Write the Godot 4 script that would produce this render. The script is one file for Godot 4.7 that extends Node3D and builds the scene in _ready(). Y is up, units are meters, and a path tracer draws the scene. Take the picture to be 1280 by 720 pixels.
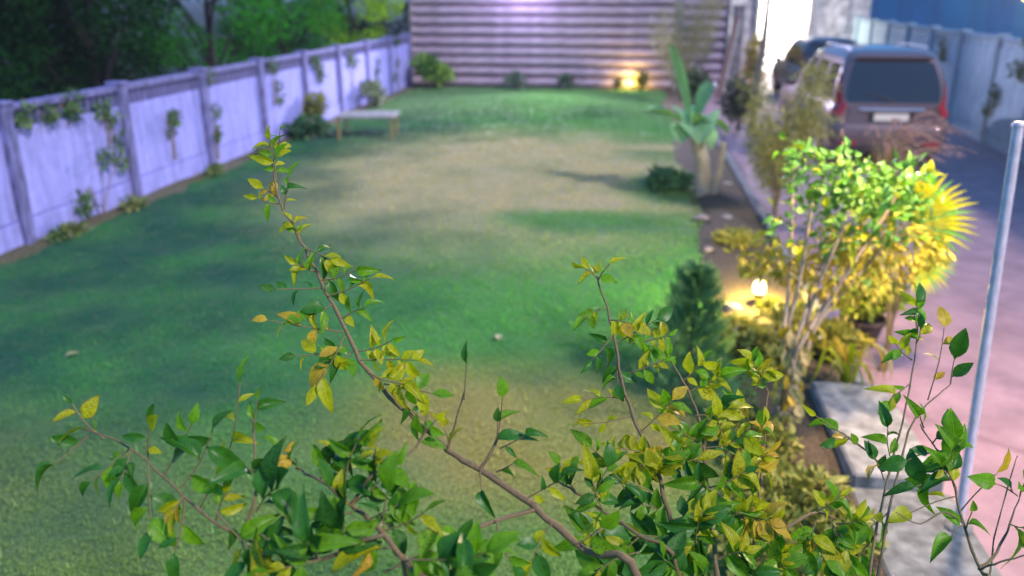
extends Node3D

# ---------------------------------------------------------------- mesh helper
class MB:
	var v := PackedVector3Array()
	var n := PackedVector3Array()
	var uv := PackedVector2Array()
	var c := PackedColorArray()
	var idx := PackedInt32Array()
	var tint := Color(1, 1, 1)

	func vert(p: Vector3, nn: Vector3, u := Vector2.ZERO) -> int:
		v.append(p); n.append(nn); uv.append(u); c.append(tint)
		return v.size() - 1

	# flat convex polygon, turned so that it faces «out»
	func face(pts: Array, out: Vector3) -> void:
		var k := pts.size()
		var nn := ((pts[1] - pts[0]) as Vector3).cross(pts[2] - pts[0])
		if k > 3 and nn.length() < 1e-9:
			nn = (pts[2] - pts[0]).cross(pts[3] - pts[0])
		nn = nn.normalized()
		var flip := nn.dot(out) < 0.0
		if flip: nn = -nn
		var b := v.size()
		for p in pts: vert(p, nn)
		for i in range(1, k - 1):
			if flip: idx.append_array([b, b + i, b + i + 1])
			else: idx.append_array([b, b + i + 1, b + i])

	func box(center: Vector3, size: Vector3, bas := Basis.IDENTITY, bev := 0.0) -> void:
		var hs := size * 0.5
		bev = minf(bev, minf(hs.x, minf(hs.y, hs.z)) * 0.9)
		var P := func(a: int, s: Vector3) -> Vector3:
			var q := hs * s
			for k in 3:
				if k != a: q[k] -= bev * s[k]
			return center + bas * q
		for a in 3:
			var b := (a + 1) % 3
			var d := (a + 2) % 3
			for sa in [-1.0, 1.0]:
				var pts := []
				for w in [[-1, -1], [1, -1], [1, 1], [-1, 1]]:
					var s := Vector3.ZERO
					s[a] = sa; s[b] = w[0]; s[d] = w[1]
					pts.append(P.call(a, s))
				var o := Vector3.ZERO
				o[a] = sa
				face(pts, bas * o)
				if bev > 0.0:
					for sb in [-1.0, 1.0]:
						var pe := []
						for w in [[a, -1.0], [a, 1.0], [b, 1.0], [b, -1.0]]:
							var s := Vector3.ZERO
							s[a] = sa; s[b] = sb; s[d] = w[1]
							pe.append(P.call(w[0], s))
						o = Vector3.ZERO
						o[a] = sa; o[b] = sb
						face(pe, bas * o)
		if bev > 0.0:
			for sx in [-1.0, 1.0]:
				for sy in [-1.0, 1.0]:
					for sz in [-1.0, 1.0]:
						var s := Vector3(sx, sy, sz)
						face([P.call(0, s), P.call(1, s), P.call(2, s)], bas * s)

	# smooth grid; rows of equal length; «wrap» joins last column to first
	func sheet(rows: Array, wrap := false, flip := false, uvs := []) -> void:
		var nr := rows.size()
		var nc: int = rows[0].size()
		var b := v.size()
		for i in nr:
			for j in nc:
				var du: Vector3 = rows[mini(i + 1, nr - 1)][j] - rows[maxi(i - 1, 0)][j]
				var jn := (j + 1) % nc if wrap else mini(j + 1, nc - 1)
				var jp := (j + nc - 1) % nc if wrap else maxi(j - 1, 0)
				var dv: Vector3 = rows[i][jn] - rows[i][jp]
				var nn := dv.cross(du).normalized()
				if nn == Vector3.ZERO: nn = Vector3.UP
				vert(rows[i][j], -nn if flip else nn, uvs[i][j] if uvs else Vector2(float(j) / nc, float(i) / nr))
		var last := nc if wrap else nc - 1
		for i in nr - 1:
			for j in last:
				var a := b + i * nc + j
				var d := b + i * nc + (j + 1) % nc
				var e := a + nc
				var g := d + nc
				# outward (dv x du): counter-clockwise is a, d, g, e
				if flip: idx.append_array([a, d, g, a, g, e])
				else: idx.append_array([a, g, d, a, e, g])

	func tube(path: Array, radii: Array, sides := 7, caps := true) -> void:
		var rows := []
		var last := Vector3.ZERO
		var k := path.size()
		for i in k:
			var t: Vector3 = (path[mini(i + 1, k - 1)] - path[maxi(i - 1, 0)]).normalized()
			var side := last - t * last.dot(t)
			if side.length() < 0.1:
				side = t.cross(Vector3.UP if absf(t.y) < 0.9 else Vector3.RIGHT)
			side = side.normalized()
			last = side
			var up := t.cross(side)
			var row := PackedVector3Array()
			for j in sides:
				var a := TAU * j / sides
				row.append(path[i] + (side * cos(a) + up * sin(a)) * float(radii[i]))
			rows.append(row)
		sheet(rows, true)
		if caps:
			var f := []
			var g := []
			for j in sides:
				f.append(rows[0][j]); g.append(rows[k - 1][j])
			face(f, path[0] - path[1])
			face(g, path[k - 1] - path[k - 2])

	func lathe(center: Vector3, prof: Array, sides := 20) -> void:
		var rows := []
		for p in prof:
			var row := PackedVector3Array()
			for j in sides:
				var a := -TAU * j / sides
				row.append(center + Vector3(cos(a) * p.x, p.y, sin(a) * p.x))
			rows.append(row)
		sheet(rows, true)

	func mesh() -> ArrayMesh:
		var arr := []
		arr.resize(Mesh.ARRAY_MAX)
		arr[Mesh.ARRAY_VERTEX] = v
		arr[Mesh.ARRAY_NORMAL] = n
		arr[Mesh.ARRAY_TEX_UV] = uv
		arr[Mesh.ARRAY_COLOR] = c
		arr[Mesh.ARRAY_INDEX] = idx
		var m := ArrayMesh.new()
		m.add_surface_from_arrays(Mesh.PRIMITIVE_TRIANGLES, arr)
		return m

# ---------------------------------------------------------------- naming helpers
var used := {}
var rng := RandomNumberGenerator.new()
var M := {}
var leafs: Array[ArrayMesh] = []
var tiny_leaf: ArrayMesh
var grass_blades: ArrayMesh

func numbered(s: String) -> String:
	var k: int = used.get(s, 0)
	used[s] = k + 1
	return s if k == 0 else "%s_%03d" % [s, k]

func tag(o: Node, label: String, category := "", group := "", kind := "") -> Node:
	if label: o.set_meta("label", label)
	if category: o.set_meta("category", category)
	if group: o.set_meta("group", group)
	if kind: o.set_meta("kind", kind)
	return o

func thing(called: String, label: String, category: String, at := Vector3.ZERO, turn := 0.0, group := "") -> Node3D:
	var o := Node3D.new()
	o.name = numbered(called)
	add_child(o)
	o.position = at
	o.rotation.y = turn
	tag(o, label, category, group)
	return o

func part(called: String, m: Mesh, mat: Material, parent: Node3D, at := Transform3D.IDENTITY) -> MeshInstance3D:
	var o := MeshInstance3D.new()
	o.mesh = m
	o.set_surface_override_material(0, mat)
	o.transform = at
	if parent == self:
		o.name = numbered(called)
		add_child(o)
		return o
	var key := "n_" + called
	var k: int = parent.get_meta(key, 0)
	parent.set_meta(key, k + 1)
	o.name = called if k == 0 else "%s_%03d" % [called, k]
	parent.add_child(o)
	return o

func swarm(called: String, m: Mesh, mat: Material, parent: Node3D, where: Array, tints: Array) -> MultiMeshInstance3D:
	var mm := MultiMesh.new()
	mm.transform_format = MultiMesh.TRANSFORM_3D
	mm.use_colors = true
	mm.mesh = m
	mm.instance_count = where.size()
	for i in where.size():
		mm.set_instance_transform(i, where[i])
		mm.set_instance_color(i, tints[i])
	var o := MultiMeshInstance3D.new()
	o.multimesh = mm
	o.material_override = mat
	o.name = called if parent != self else numbered(called)
	parent.add_child(o)
	o.set_meta("kind", "stuff")
	return o

# ---------------------------------------------------------------- materials
func lin(r: float, g: float, b: float) -> Color:
	return Color(r, g, b).linear_to_srgb()

func noise_tex(freq: float, lo: Color, hi: Color, seed_: int, octaves := 5, normal := false, kind := FastNoiseLite.TYPE_SIMPLEX_SMOOTH) -> NoiseTexture2D:
	var f := FastNoiseLite.new()
	f.seed = seed_
	f.noise_type = kind
	f.frequency = freq
	f.fractal_octaves = octaves
	var t := NoiseTexture2D.new()
	t.width = 512
	t.height = 512
	t.seamless = true
	t.noise = f
	if normal:
		t.as_normal_map = true
		t.bump_strength = 4.0
	else:
		var gr := Gradient.new()
		gr.set_color(0, lo)
		gr.set_color(1, hi)
		t.color_ramp = gr
	return t

var tex := {}
func plain(color: Color, rough := 0.8, metal := 0.0, spec := 0.5) -> StandardMaterial3D:
	var m := StandardMaterial3D.new()
	m.albedo_color = color
	m.roughness = rough
	m.metallic = metal
	m.metallic_specular = spec
	return m

func grained(color: Color, rough: float, pattern: String, scale: Vector3, bump := 0.0, world := true) -> StandardMaterial3D:
	var m := plain(color, rough)
	m.albedo_texture = tex[pattern]
	m.uv1_triplanar = true
	m.uv1_world_triplanar = world
	m.uv1_scale = scale
	if bump > 0.0:
		m.normal_enabled = true
		m.normal_texture = tex["bump"]
		m.normal_scale = bump
	return m

func leaf_mat(color: Color, rough := 0.36, back := 0.7) -> StandardMaterial3D:
	var m := plain(color, rough, 0.0, 0.4)
	m.albedo_texture = tex["veins"]
	m.backlight_enabled = true
	m.backlight = Color(back * 0.85, back, back * 0.45)
	m.cull_mode = BaseMaterial3D.CULL_DISABLED
	return m

func crowd_mat(rough := 0.5, back := 0.5) -> StandardMaterial3D:
	var m := plain(Color.WHITE, rough, 0.0, 0.4)
	m.vertex_color_use_as_albedo = true
	m.backlight_enabled = true
	m.backlight = Color(back, back, back * 0.6)
	m.cull_mode = BaseMaterial3D.CULL_DISABLED
	return m

func make_materials() -> void:
	var g := func(x: float) -> Color: return Color(x, x, x)
	tex["fine"] = noise_tex(0.03, g.call(0.72), g.call(1.0), 3, 6)
	tex["mottle"] = noise_tex(0.008, g.call(0.62), g.call(1.0), 8, 6)
	tex["faint"] = noise_tex(0.008, g.call(0.82), g.call(1.0), 18, 6)
	tex["drip"] = noise_tex(0.012, g.call(0.8), g.call(1.0), 44, 5)
	tex["streak"] = noise_tex(0.012, g.call(0.55), g.call(1.0), 21, 5)
	tex["grass"] = noise_tex(0.05, g.call(0.45), g.call(1.0), 5, 6)
	tex["bump"] = noise_tex(0.05, Color.BLACK, Color.WHITE, 31, 5, true)
	# leaf: pale midrib and side veins; the worn kind has brown spots and a scorched rim
	var spots := FastNoiseLite.new()
	spots.seed = 77
	spots.frequency = 0.07
	for worn_lit in [false, true]:
		var im := Image.create(64, 128, false, Image.FORMAT_RGB8)
		for y in 128:
			for x in 64:
				var u := absf(x - 31.5) / 32.0
				var t := y / 128.0
				var vein := smoothstep(0.06, 0.02, u)
				var k := fposmod(t * 9.0 - u * 2.2, 1.0)
				vein = maxf(vein, 0.55 * smoothstep(0.12, 0.02, absf(k - 0.5)) * (1.0 - u))
				var mott := 0.82 + 0.1 * sin(x * 0.7 + y * 0.31) * sin(y * 0.23 - x * 0.17)
				mott += 0.16 * spots.get_noise_2d(x * 0.35 + 60.0, y * 0.35)
				var b := clampf(mott + vein * 0.22, 0.0, 1.0)
				var col := Color(b, b, b * (1.0 - 0.1 * vein))
				var s := smoothstep(0.32, 0.5, spots.get_noise_2d(x * 1.6, y * 1.6)) * 0.4
				if worn_lit:
					s = maxf(s, 0.9 * smoothstep(0.12, 0.34, spots.get_noise_2d(x * 1.1 + 300.0, y * 1.1)))
					s = maxf(s, smoothstep(0.75, 1.0, u + 0.3 * spots.get_noise_2d(x * 2.0, y * 0.8 + 90.0)) * 0.8)
					s = maxf(s, smoothstep(0.86, 1.0, t) * 0.9)
				col = col.lerp(Color(0.7, 0.56, 0.34), s)
				im.set_pixel(x, y, col)
		tex["veins_worn" if worn_lit else "veins"] = ImageTexture.create_from_image(im)

	M.leaf_D = leaf_mat(lin(0.05, 0.22, 0.015), 0.4, 0.6)
	M.leaf_G = leaf_mat(lin(0.19, 0.46, 0.012), 0.42, 0.85)
	M.leaf_Y = leaf_mat(lin(0.58, 0.62, 0.012), 0.45, 0.9)
	M.leaf_O = leaf_mat(lin(0.75, 0.52, 0.04), 0.5, 0.8)
	M.leaf_L = leaf_mat(lin(0.17, 0.46, 0.09), 0.34, 0.8)
	M.leaf_P = leaf_mat(lin(0.70, 0.62, 0.30), 0.5, 0.8)
	for k in "DGLYOP":
		var w: StandardMaterial3D = M["leaf_" + k].duplicate()
		w.albedo_texture = tex["veins_worn"]
		w.roughness = 0.6
		M["leaf_" + k + "_worn"] = w
	M.bark = grained(lin(0.26, 0.18, 0.08), 0.8, "fine", Vector3(6, 6, 6), 0.8, false)
	M.twig = grained(lin(0.26, 0.2, 0.08), 0.75, "fine", Vector3(9, 9, 9), 0.5, false)
	M.pale_bark = grained(lin(0.66, 0.52, 0.34), 0.75, "streak", Vector3(8, 2, 8), 0.8, false)
	M.grey_bark = grained(lin(0.24, 0.22, 0.17), 0.85, "streak", Vector3(5, 1.5, 5), 0.8, false)
	M.crowd = crowd_mat(0.5, 0.55)
	M.needle = crowd_mat(0.6, 0.3)
	M.spray = crowd_mat(0.6, 0.8)
	M.tree_bark = grained(lin(0.02, 0.018, 0.014), 0.9, "streak", Vector3(5, 1.5, 5), 0.8, false)
	M.tree_leaf = crowd_mat(0.8, 0.5)
	M.tree_leaf.metallic_specular = 0.15
	M.wall = grained(lin(0.37, 0.40, 0.93), 0.85, "drip", Vector3(0.8, 0.16, 0.8), 0.35)
	M.wall_post = grained(lin(0.22, 0.24, 0.55), 0.85, "streak", Vector3(1.4, 0.4, 1.4), 0.35)
	M.wall_r = grained(lin(0.36, 0.52, 0.60), 0.85, "faint", Vector3(0.8, 0.4, 0.8), 0.35)
	M.wall_r_post = grained(lin(0.26, 0.40, 0.48), 0.85, "faint", Vector3(1.4, 0.4, 1.4), 0.35)
	M.slat = grained(lin(0.68, 0.54, 0.68), 0.5, "streak", Vector3(0.25, 3.0, 3.0), 0.15)
	M.slat_back = grained(lin(0.20, 0.11, 0.15), 0.7, "fine", Vector3(1, 1, 1))
	M.white_paint = grained(lin(0.78, 0.77, 0.74), 0.7, "mottle", Vector3(0.5, 0.5, 0.5), 0.2)
	M.grey_paint = grained(lin(0.26, 0.26, 0.29), 0.6, "mottle", Vector3(0.8, 0.8, 0.8))
	M.concrete = grained(lin(0.36, 0.38, 0.36), 0.85, "mottle", Vector3(1.5, 1.5, 1.5), 0.5)
	M.concrete_dark = grained(lin(0.24, 0.27, 0.26), 0.9, "mottle", Vector3(1.8, 1.8, 1.8), 0.5)
	M.stone = grained(lin(0.42, 0.38, 0.34), 0.9, "mottle", Vector3(5, 5, 5), 0.9, false)
	M.soil = grained(lin(0.15, 0.115, 0.06), 0.95, "grass", Vector3(1.2, 1.2, 1.2), 1.2)
	M.dry_soil = grained(lin(0.17, 0.16, 0.08), 0.95, "grass", Vector3(1.0, 1.0, 1.0), 1.2)
	M.drive = grained(lin(0.36, 0.24, 0.27), 0.6, "drip", Vector3(0.35, 0.35, 0.35), 0.35)
	M.ground = grained(lin(0.06, 0.07, 0.05), 0.95, "mottle", Vector3(0.15, 0.15, 0.15))
	M.lawn = grained(Color.WHITE, 0.95, "grass", Vector3(1.4, 1.4, 1.4), 0.45)
	M.lawn.vertex_color_use_as_albedo = true
	M.shed = grained(lin(0.03, 0.36, 0.58), 0.6, "faint", Vector3(0.1, 0.06, 0.1))
	M.pole = grained(lin(0.80, 0.75, 0.77), 0.45, "drip", Vector3(6, 2, 6), 0.2, false)
	M.pole.metallic = 0.1
	M.steel = plain(lin(0.62, 0.62, 0.66), 0.28, 0.9)
	M.wood = grained(lin(0.25, 0.15, 0.13), 0.8, "streak", Vector3(4, 0.7, 4), 0.5, false)
	M.yellow_wood = grained(lin(0.5, 0.36, 0.12), 0.7, "streak", Vector3(4, 0.7, 4), 0.3, false)
	M.black = plain(lin(0.015, 0.015, 0.017), 0.5)
	M.terracotta = grained(lin(0.07, 0.045, 0.035), 0.7, "mottle", Vector3(4, 4, 4), 0.4, false)
	M.plume = crowd_mat(0.9, 0.3)
	M.banana = leaf_mat(lin(0.34, 0.68, 0.34), 0.45, 0.7)
	M.banana_stem = grained(lin(0.55, 0.56, 0.45), 0.7, "streak", Vector3(6, 0.8, 6), 0.4, false)

func glow(c: Color, e: float) -> StandardMaterial3D:
	var m := plain(c, 0.6)
	m.emission_enabled = true
	m.emission = c
	m.emission_energy_multiplier = e
	return m

# ---------------------------------------------------------------- leaves
func leaf_shape(fold: float, bend: float, half: float, curl: float) -> ArrayMesh:
	var b := MB.new()
	var rows := []
	var uvs := []
	for t in [0.0, 0.1, 0.16, 0.32, 0.5, 0.68, 0.85, 1.0]:
		var s: float = clampf((t - 0.08) / 0.92, 0.0, 1.0)
		var w: float = half * pow(sin(PI * pow(s, 0.85)), 0.8) * (1.0 - 0.25 * s) if s > 0.0 and s < 1.0 else 0.008
		if t >= 1.0: w = 0.004
		var y: float = -bend * t * t + 0.06 * sin(t * 3.0)
		var x0: float = curl * t * t
		var row := PackedVector3Array()
		var ur := []
		for k in [-1.0, -0.5, 0.0, 0.5, 1.0]:
			row.append(Vector3(x0 + w * k, y + fold * w * absf(k) * (1.5 - 0.5 * absf(k)) + 0.02 * sin(t * 13.0 + k * 2.0) * absf(k), t))
			ur.append(Vector2(0.5 + 0.5 * k, t))
		rows.append(row)
		uvs.append(ur)
	b.sheet(rows, false, true, uvs)
	return b.mesh()

func make_leaves() -> void:
	leafs = [leaf_shape(0.45, 0.22, 0.29, 0.04), leaf_shape(0.7, 0.4, 0.26, -0.05), leaf_shape(0.25, 0.1, 0.31, 0.03), leaf_shape(0.95, 0.55, 0.25, 0.1), leaf_shape(0.35, -0.15, 0.27, -0.06), leaf_shape(0.5, 0.3, 0.2, 0.12), leaf_shape(1.3, 0.7, 0.27, -0.14), leaf_shape(0.2, 0.35, 0.34, 0.1), leaf_shape(0.6, 0.9, 0.24, 0.02)]
	var b := MB.new()
	for s in [-1.0, 1.0]:
		b.face([Vector3.ZERO, Vector3(0.26 * s, 0.07, 0.45), Vector3(0, 0, 1.0)], Vector3.UP)
	tiny_leaf = b.mesh()
	b = MB.new()
	for k in 5:
		var a := TAU * k / 5.0 + 0.3
		var o := Vector3(cos(a), 0, sin(a))
		var side := Vector3(-sin(a), 0, cos(a)) * 0.09
		var root := o * 0.18
		b.face([root - side, root + side, root + o * 0.35 + Vector3(0, 1.0 - 0.12 * k, 0)], Vector3(0.2, 1, 0.1))
	grass_blades = b.mesh()

func aim(dir: Vector3, up: Vector3, roll := 0.0) -> Basis:
	var z := dir.normalized()
	var x := up.cross(z)
	if x.length() < 0.05: x = Vector3.RIGHT.cross(z)
	x = x.normalized()
	return Basis(x, z.cross(x), z).rotated(z, roll)

func rnd(a: float, b: float) -> float:
	return rng.randf_range(a, b)

func rdir() -> Vector3:
	return Vector3(rng.randfn(), rng.randfn(), rng.randfn()).normalized()

func add_leaf(parent: Node3D, p: Vector3, dir: Vector3, up: Vector3, size: float, tint: String) -> void:
	var b := aim(dir, up, rnd(-0.5, 0.5)).scaled(Vector3.ONE * size)
	var worn_lit := "_worn" if rng.randf() < 0.22 else ""
	part("leaf", leafs[rng.randi() % leafs.size()], M["leaf_" + tint + worn_lit], parent, Transform3D(b, p))

func smooth_path(p: Array, steps := 3) -> Array:
	var out := []
	for i in p.size() - 1:
		var a: Vector3 = p[maxi(i - 1, 0)]
		var d: Vector3 = p[mini(i + 2, p.size() - 1)]
		for k in steps:
			out.append((p[i] as Vector3).cubic_interpolate(p[i + 1], a, d, float(k) / steps))
	out.append(p[p.size() - 1])
	return out

func taper(k: int, a: float, b: float) -> Array:
	var r := []
	for i in k: r.append(lerpf(a, b, float(i) / (k - 1)))
	return r

# a shrub of grown stems; every leaf is a part of its own
func shrub_of_shoots(called: String, label: String, data: Array, base: Vector3, stem_mat: Material) -> Node3D:
	var o := thing(called, label, "shrub", base)
	for s in data[0]:
		var path := []
		for p in s.path: path.append(p - base)
		if s == data[0][0] or s.from > 0.0085:
			var low: Vector3 = path[0]
			path.push_front(low * Vector3(0.55, 0.5, 0.55))
			path.push_front(Vector3(rnd(-0.05, 0.05), -0.05, rnd(-0.05, 0.05)))
		path = smooth_path(path, 4)
		for i in path.size():
			if i > 0 and i < path.size() - 1: path[i] += rdir() * s.from * 0.25
		var b := MB.new()
		var radii := taper(path.size(), s.from * 0.66, s.to * 0.8)
		for i in radii.size(): radii[i] *= 1.0 + 0.12 * sin(i * 2.4)
		b.tube(path, radii, 7)
		part("branch", b.mesh(), stem_mat, o)
	for s in data[1]:
		var tb := MB.new()
		var a: Vector3 = s.a - base
		var e: Vector3 = s.b - base
		var along := e - a
		var mid := (a + e) * 0.5 + rdir() * along.length() * 0.08
		var path := smooth_path([a, mid, e], 3)
		tb.tube(path, taper(path.size(), 0.0022, 0.0012), 5, false)
		part("twig", tb.mesh(), M.twig, o)
		var k: int = s.n
		for i in k:
			var t := 1.0 if k == 1 else lerpf(0.25, 1.0, float(i) / (k - 1))
			var p := a.lerp(mid, t * 2.0) if t < 0.5 else mid.lerp(e, t * 2.0 - 1.0)
			var d := along.normalized()
			var side := d.cross(Vector3(0.2, 0.5, 0.85)).normalized() * (1.0 if i % 2 == 0 else -1.0)
			if k > 1 and i < k - 1:
				d = d * 0.6 + side * rnd(0.5, 1.0) + rdir() * 0.45 + Vector3(0, -0.15, 0)
			else:
				d = d + rdir() * 0.25
			var up := Vector3(rnd(-0.7, 0.7), rnd(0.2, 1.0), rnd(0.1, 1.1))
			var tint: String = s.tint[rng.randi() % s.tint.length()]
			add_leaf(o, p, d, up, s.size * rnd(0.5, 1.12), tint)
	return o

# leaf cloud: instanced leaves gathered in clumps
func cloud(parent: Node3D, called: String, clumps: Array, count: int, size: float, c0: Color, c1: Color, mat: Material, mesh: Mesh = null, hang := 0.0) -> void:
	var where := []
	var tints := []
	var total := 0.0
	for k in clumps: total += k[1].x * k[1].y * k[1].z
	for k in clumps:
		var r: Vector3 = k[1]
		var m := int(count * (r.x * r.y * r.z) / total)
		var shade := rnd(0.0, 1.0)
		for i in m:
			var d := rdir()
			var q := pow(rng.randf(), 0.45)
			var p: Vector3 = k[0] + d * r * q
			var dir := d * 0.8 + rdir() + Vector3(0, -hang, 0)
			var b := aim(dir, rdir() + Vector3(0, 0.8, 0)).scaled(Vector3.ONE * size * rnd(0.6, 1.3))
			where.append(Transform3D(b, p))
			tints.append(c0.lerp(c1, clampf(shade * 0.6 + rnd(0.0, 0.5), 0.0, 1.0)))
	swarm(called, mesh if mesh else tiny_leaf, mat, parent, where, tints)

func tree(called: String, label: String, at: Vector3, height: float, spread: float, low: float, count: int, c0: Color, c1: Color, leaf: float, group := "") -> void:
	var o := thing(called, label, "tree", at, rnd(0, TAU), group)
	var b := MB.new()
	var top := Vector3(rnd(-0.3, 0.3), height * 0.75, rnd(-0.3, 0.3))
	var path := smooth_path([Vector3(0, -0.1, 0), Vector3(rnd(-0.1, 0.1), height * 0.3, rnd(-0.1, 0.1)), top], 4)
	b.tube(path, taper(path.size(), 0.05 * height * 0.5, 0.03), 9)
	part("trunk", b.mesh(), M.tree_bark, o)
	var clumps := []
	var lb := MB.new()
	for i in 16:
		var a := TAU * i / 16.0 * 2.4 + rnd(-0.3, 0.3)
		var y := lerpf(low, height * 0.95, fposmod(i * 0.618, 1.0))
		var wide := spread * (0.45 + 0.55 * sin(PI * clampf((y - low) / (height - low) * 0.8 + 0.15, 0.0, 1.0)))
		var tip := Vector3(cos(a) * wide * rnd(0.45, 0.8), y, sin(a) * wide * rnd(0.45, 0.8))
		var root: Vector3 = Vector3(0, maxf(0.3, y - wide * 0.8), 0)
		root.x = top.x * root.y / height
		root.z = top.z * root.y / height
		var lp := smooth_path([root, (root + tip) * 0.5 + Vector3(0, 0.1 * wide, 0), tip], 3)
		lb.tube(lp, taper(lp.size(), 0.045, 0.012), 6, false)
		var s := spread * rnd(0.26, 0.44)
		clumps.append([tip, Vector3(s, s * 0.8, s)])
	part("limbs", lb.mesh(), M.tree_bark, o)
	cloud(o, "crown", clumps, count, leaf, c0, c1, M.tree_leaf, null, 0.4)

func bush(called: String, label: String, at: Vector3, r: Vector3, count: int, leaf: float, c0: Color, c1: Color, group := "") -> Node3D:
	var o := thing(called, label, "shrub", at, 0.0, group)
	var b := MB.new()
	var clumps := []
	for i in 9:
		var a := i * 2.4
		var q := sqrt((i + 0.5) / 9.0)
		var tip := Vector3(cos(a) * r.x * 0.6 * q, r.y * rnd(0.55, 1.45), sin(a) * r.z * 0.6 * q)
		b.tube(smooth_path([Vector3(rnd(-0.03, 0.03), -0.03, rnd(-0.03, 0.03)), tip * Vector3(0.4, 0.5, 0.4), tip], 3), taper(7, 0.012, 0.004), 5, false)
		clumps.append([tip, r * rnd(0.32, 0.5)])
	part("stems", b.mesh(), M.bark, o)
	cloud(o, "foliage", clumps, count, leaf, c0, c1, M.crowd)
	return o

# ---------------------------------------------------------------- walls
func precast_wall(called: String, label: String, a: Vector3, b: Vector3, count: int, h: float, wall: Material, post: Material, lattice: bool, base_y: float) -> void:
	var dirv := (b - a)
	var L := dirv.length()
	var o := thing(called, label, "wall", a, atan2(-dirv.z, dirv.x))
	# local +x runs along the wall, +z faces the garden on the side set by the turn
	var step := L / count
	var pm := MB.new()
	pm.box(Vector3(0, h * 0.5 - 0.1, 0), Vector3(0.16, h + 0.2, 0.2), Basis.IDENTITY, 0.012)
	pm.box(Vector3(0, h + 0.02, 0), Vector3(0.2, 0.05, 0.24), Basis.IDENTITY, 0.012)
	var post_mesh := pm.mesh()
	var lowm := MB.new()
	lowm.box(Vector3(0, 0.08, 0), Vector3(step - 0.17, 0.46, 0.075), Basis.IDENTITY, 0.008)
	var low_mesh := lowm.mesh()
	var mid_top := h * 0.825 if lattice else h * 0.9
	var um := MB.new()
	um.box(Vector3(0, (0.318 + mid_top) * 0.5, 0), Vector3(step - 0.17, mid_top - 0.318, 0.07), Basis.IDENTITY, 0.012)
	var up_mesh := um.mesh()
	var cm := MB.new()
	cm.box(Vector3(0, h - 0.045, 0), Vector3(step - 0.165, 0.09, 0.13), Basis.IDENTITY, 0.012)
	var cop_mesh := cm.mesh()
	var bm := MB.new()
	bm.box(Vector3(0, (mid_top + h - 0.09) * 0.5, 0), Vector3(0.055, h - 0.09 - mid_top - 0.004, 0.06), Basis.IDENTITY, 0.008)
	var bal_mesh := bm.mesh()
	var rm := MB.new()
	rm.box(Vector3(0, (mid_top + h - 0.09) * 0.5, 0), Vector3(step - 0.17, h - 0.09 - mid_top - 0.004, 0.05), Basis.IDENTITY, 0.004)
	var rail_mesh := rm.mesh()
	for i in count + 1:
		part("post", post_mesh, post, o, Transform3D(Basis.IDENTITY.rotated(Vector3.FORWARD, rnd(-0.008, 0.008)), Vector3(i * step, base_y, 0)))
	for i in count:
		var x := (i + 0.5) * step
		var lean := Basis.IDENTITY.rotated(Vector3.RIGHT, rnd(-0.006, 0.006))
		part("lower_panel", low_mesh, wall, o, Transform3D(lean, Vector3(x, base_y, rnd(-0.008, 0.008))))
		part("wall_panel", up_mesh, wall, o, Transform3D(lean, Vector3(x, base_y, rnd(-0.008, 0.008))))
		part("coping", cop_mesh, post, o, Transform3D(Basis.IDENTITY, Vector3(x, base_y, 0)))
		if lattice:
			var nb := 15
			for k in nb:
				part("baluster", bal_mesh, post, o, Transform3D(Basis.IDENTITY, Vector3(i * step + 0.12 + (step - 0.24) * (k + 0.5) / nb, base_y, 0)))
		else:
			part("top_panel", rail_mesh, wall, o, Transform3D(Basis.IDENTITY, Vector3(x, base_y, 0)))

func slat_screen(called: String, label: String, a: Vector3, b: Vector3, rows: int) -> void:
	var dirv := b - a
	var L := dirv.length()
	var o := thing(called, label, "fence", a, atan2(-dirv.z, dirv.x))
	var pitch := 0.307
	var pieces := 3 if L > 4.0 else 1
	var seg := L / pieces
	var sm := MB.new()
	# a pressed board: sloping face, lip above and below
	var prof := [Vector2(0.0, -0.106), Vector2(0.035, -0.096), Vector2(0.05, -0.02), Vector2(0.038, 0.078), Vector2(0.02, 0.096), Vector2(0.0, 0.1)]
	var r0 := []
	var r1 := []
	for p in prof:
		r0.append(Vector3(0.004, p.y, p.x)); r1.append(Vector3(seg - 0.004, p.y, p.x))
	for i in prof.size() - 1:
		var out := Vector3(0, prof[i].x - prof[i + 1].x, prof[i + 1].y - prof[i].y)
		sm.face([r0[i], r1[i], r1[i + 1], r0[i + 1]], Vector3(0, (prof[i].y + prof[i + 1].y), 0.2))
	sm.face(r0, Vector3.LEFT)
	sm.face(r1, Vector3.RIGHT)
	sm.face([r0[0], r1[0], r1[5], r0[5]], Vector3(0, 0, -1))
	var slat := sm.mesh()
	for i in rows:
		for k in pieces:
			part("slat", slat, M.slat, o, Transform3D(Basis.IDENTITY.rotated(Vector3.BACK, rnd(-0.003, 0.003)).rotated(Vector3.RIGHT, rnd(-0.03, 0.03)), Vector3(k * seg, 0.17 + i * pitch + rnd(-0.004, 0.004), rnd(-0.004, 0.004))))
	var bk := MB.new()
	bk.box(Vector3(L * 0.5, rows * pitch * 0.5, -0.055), Vector3(L, rows * pitch + 0.1, 0.06))
	part("backing_sheet", bk.mesh(), M.slat_back, o)
	var pm := MB.new()
	pm.box(Vector3(0, rows * pitch * 0.5, 0.0), Vector3(0.07, rows * pitch + 0.14, 0.12), Basis.IDENTITY, 0.01)
	var post := pm.mesh()
	part("post", post, M.grey_paint, o, Transform3D(Basis.IDENTITY, Vector3(-0.005, 0, 0.03)))
	part("post", post, M.grey_paint, o, Transform3D(Basis.IDENTITY, Vector3(L + 0.005, 0, 0.03)))

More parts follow.
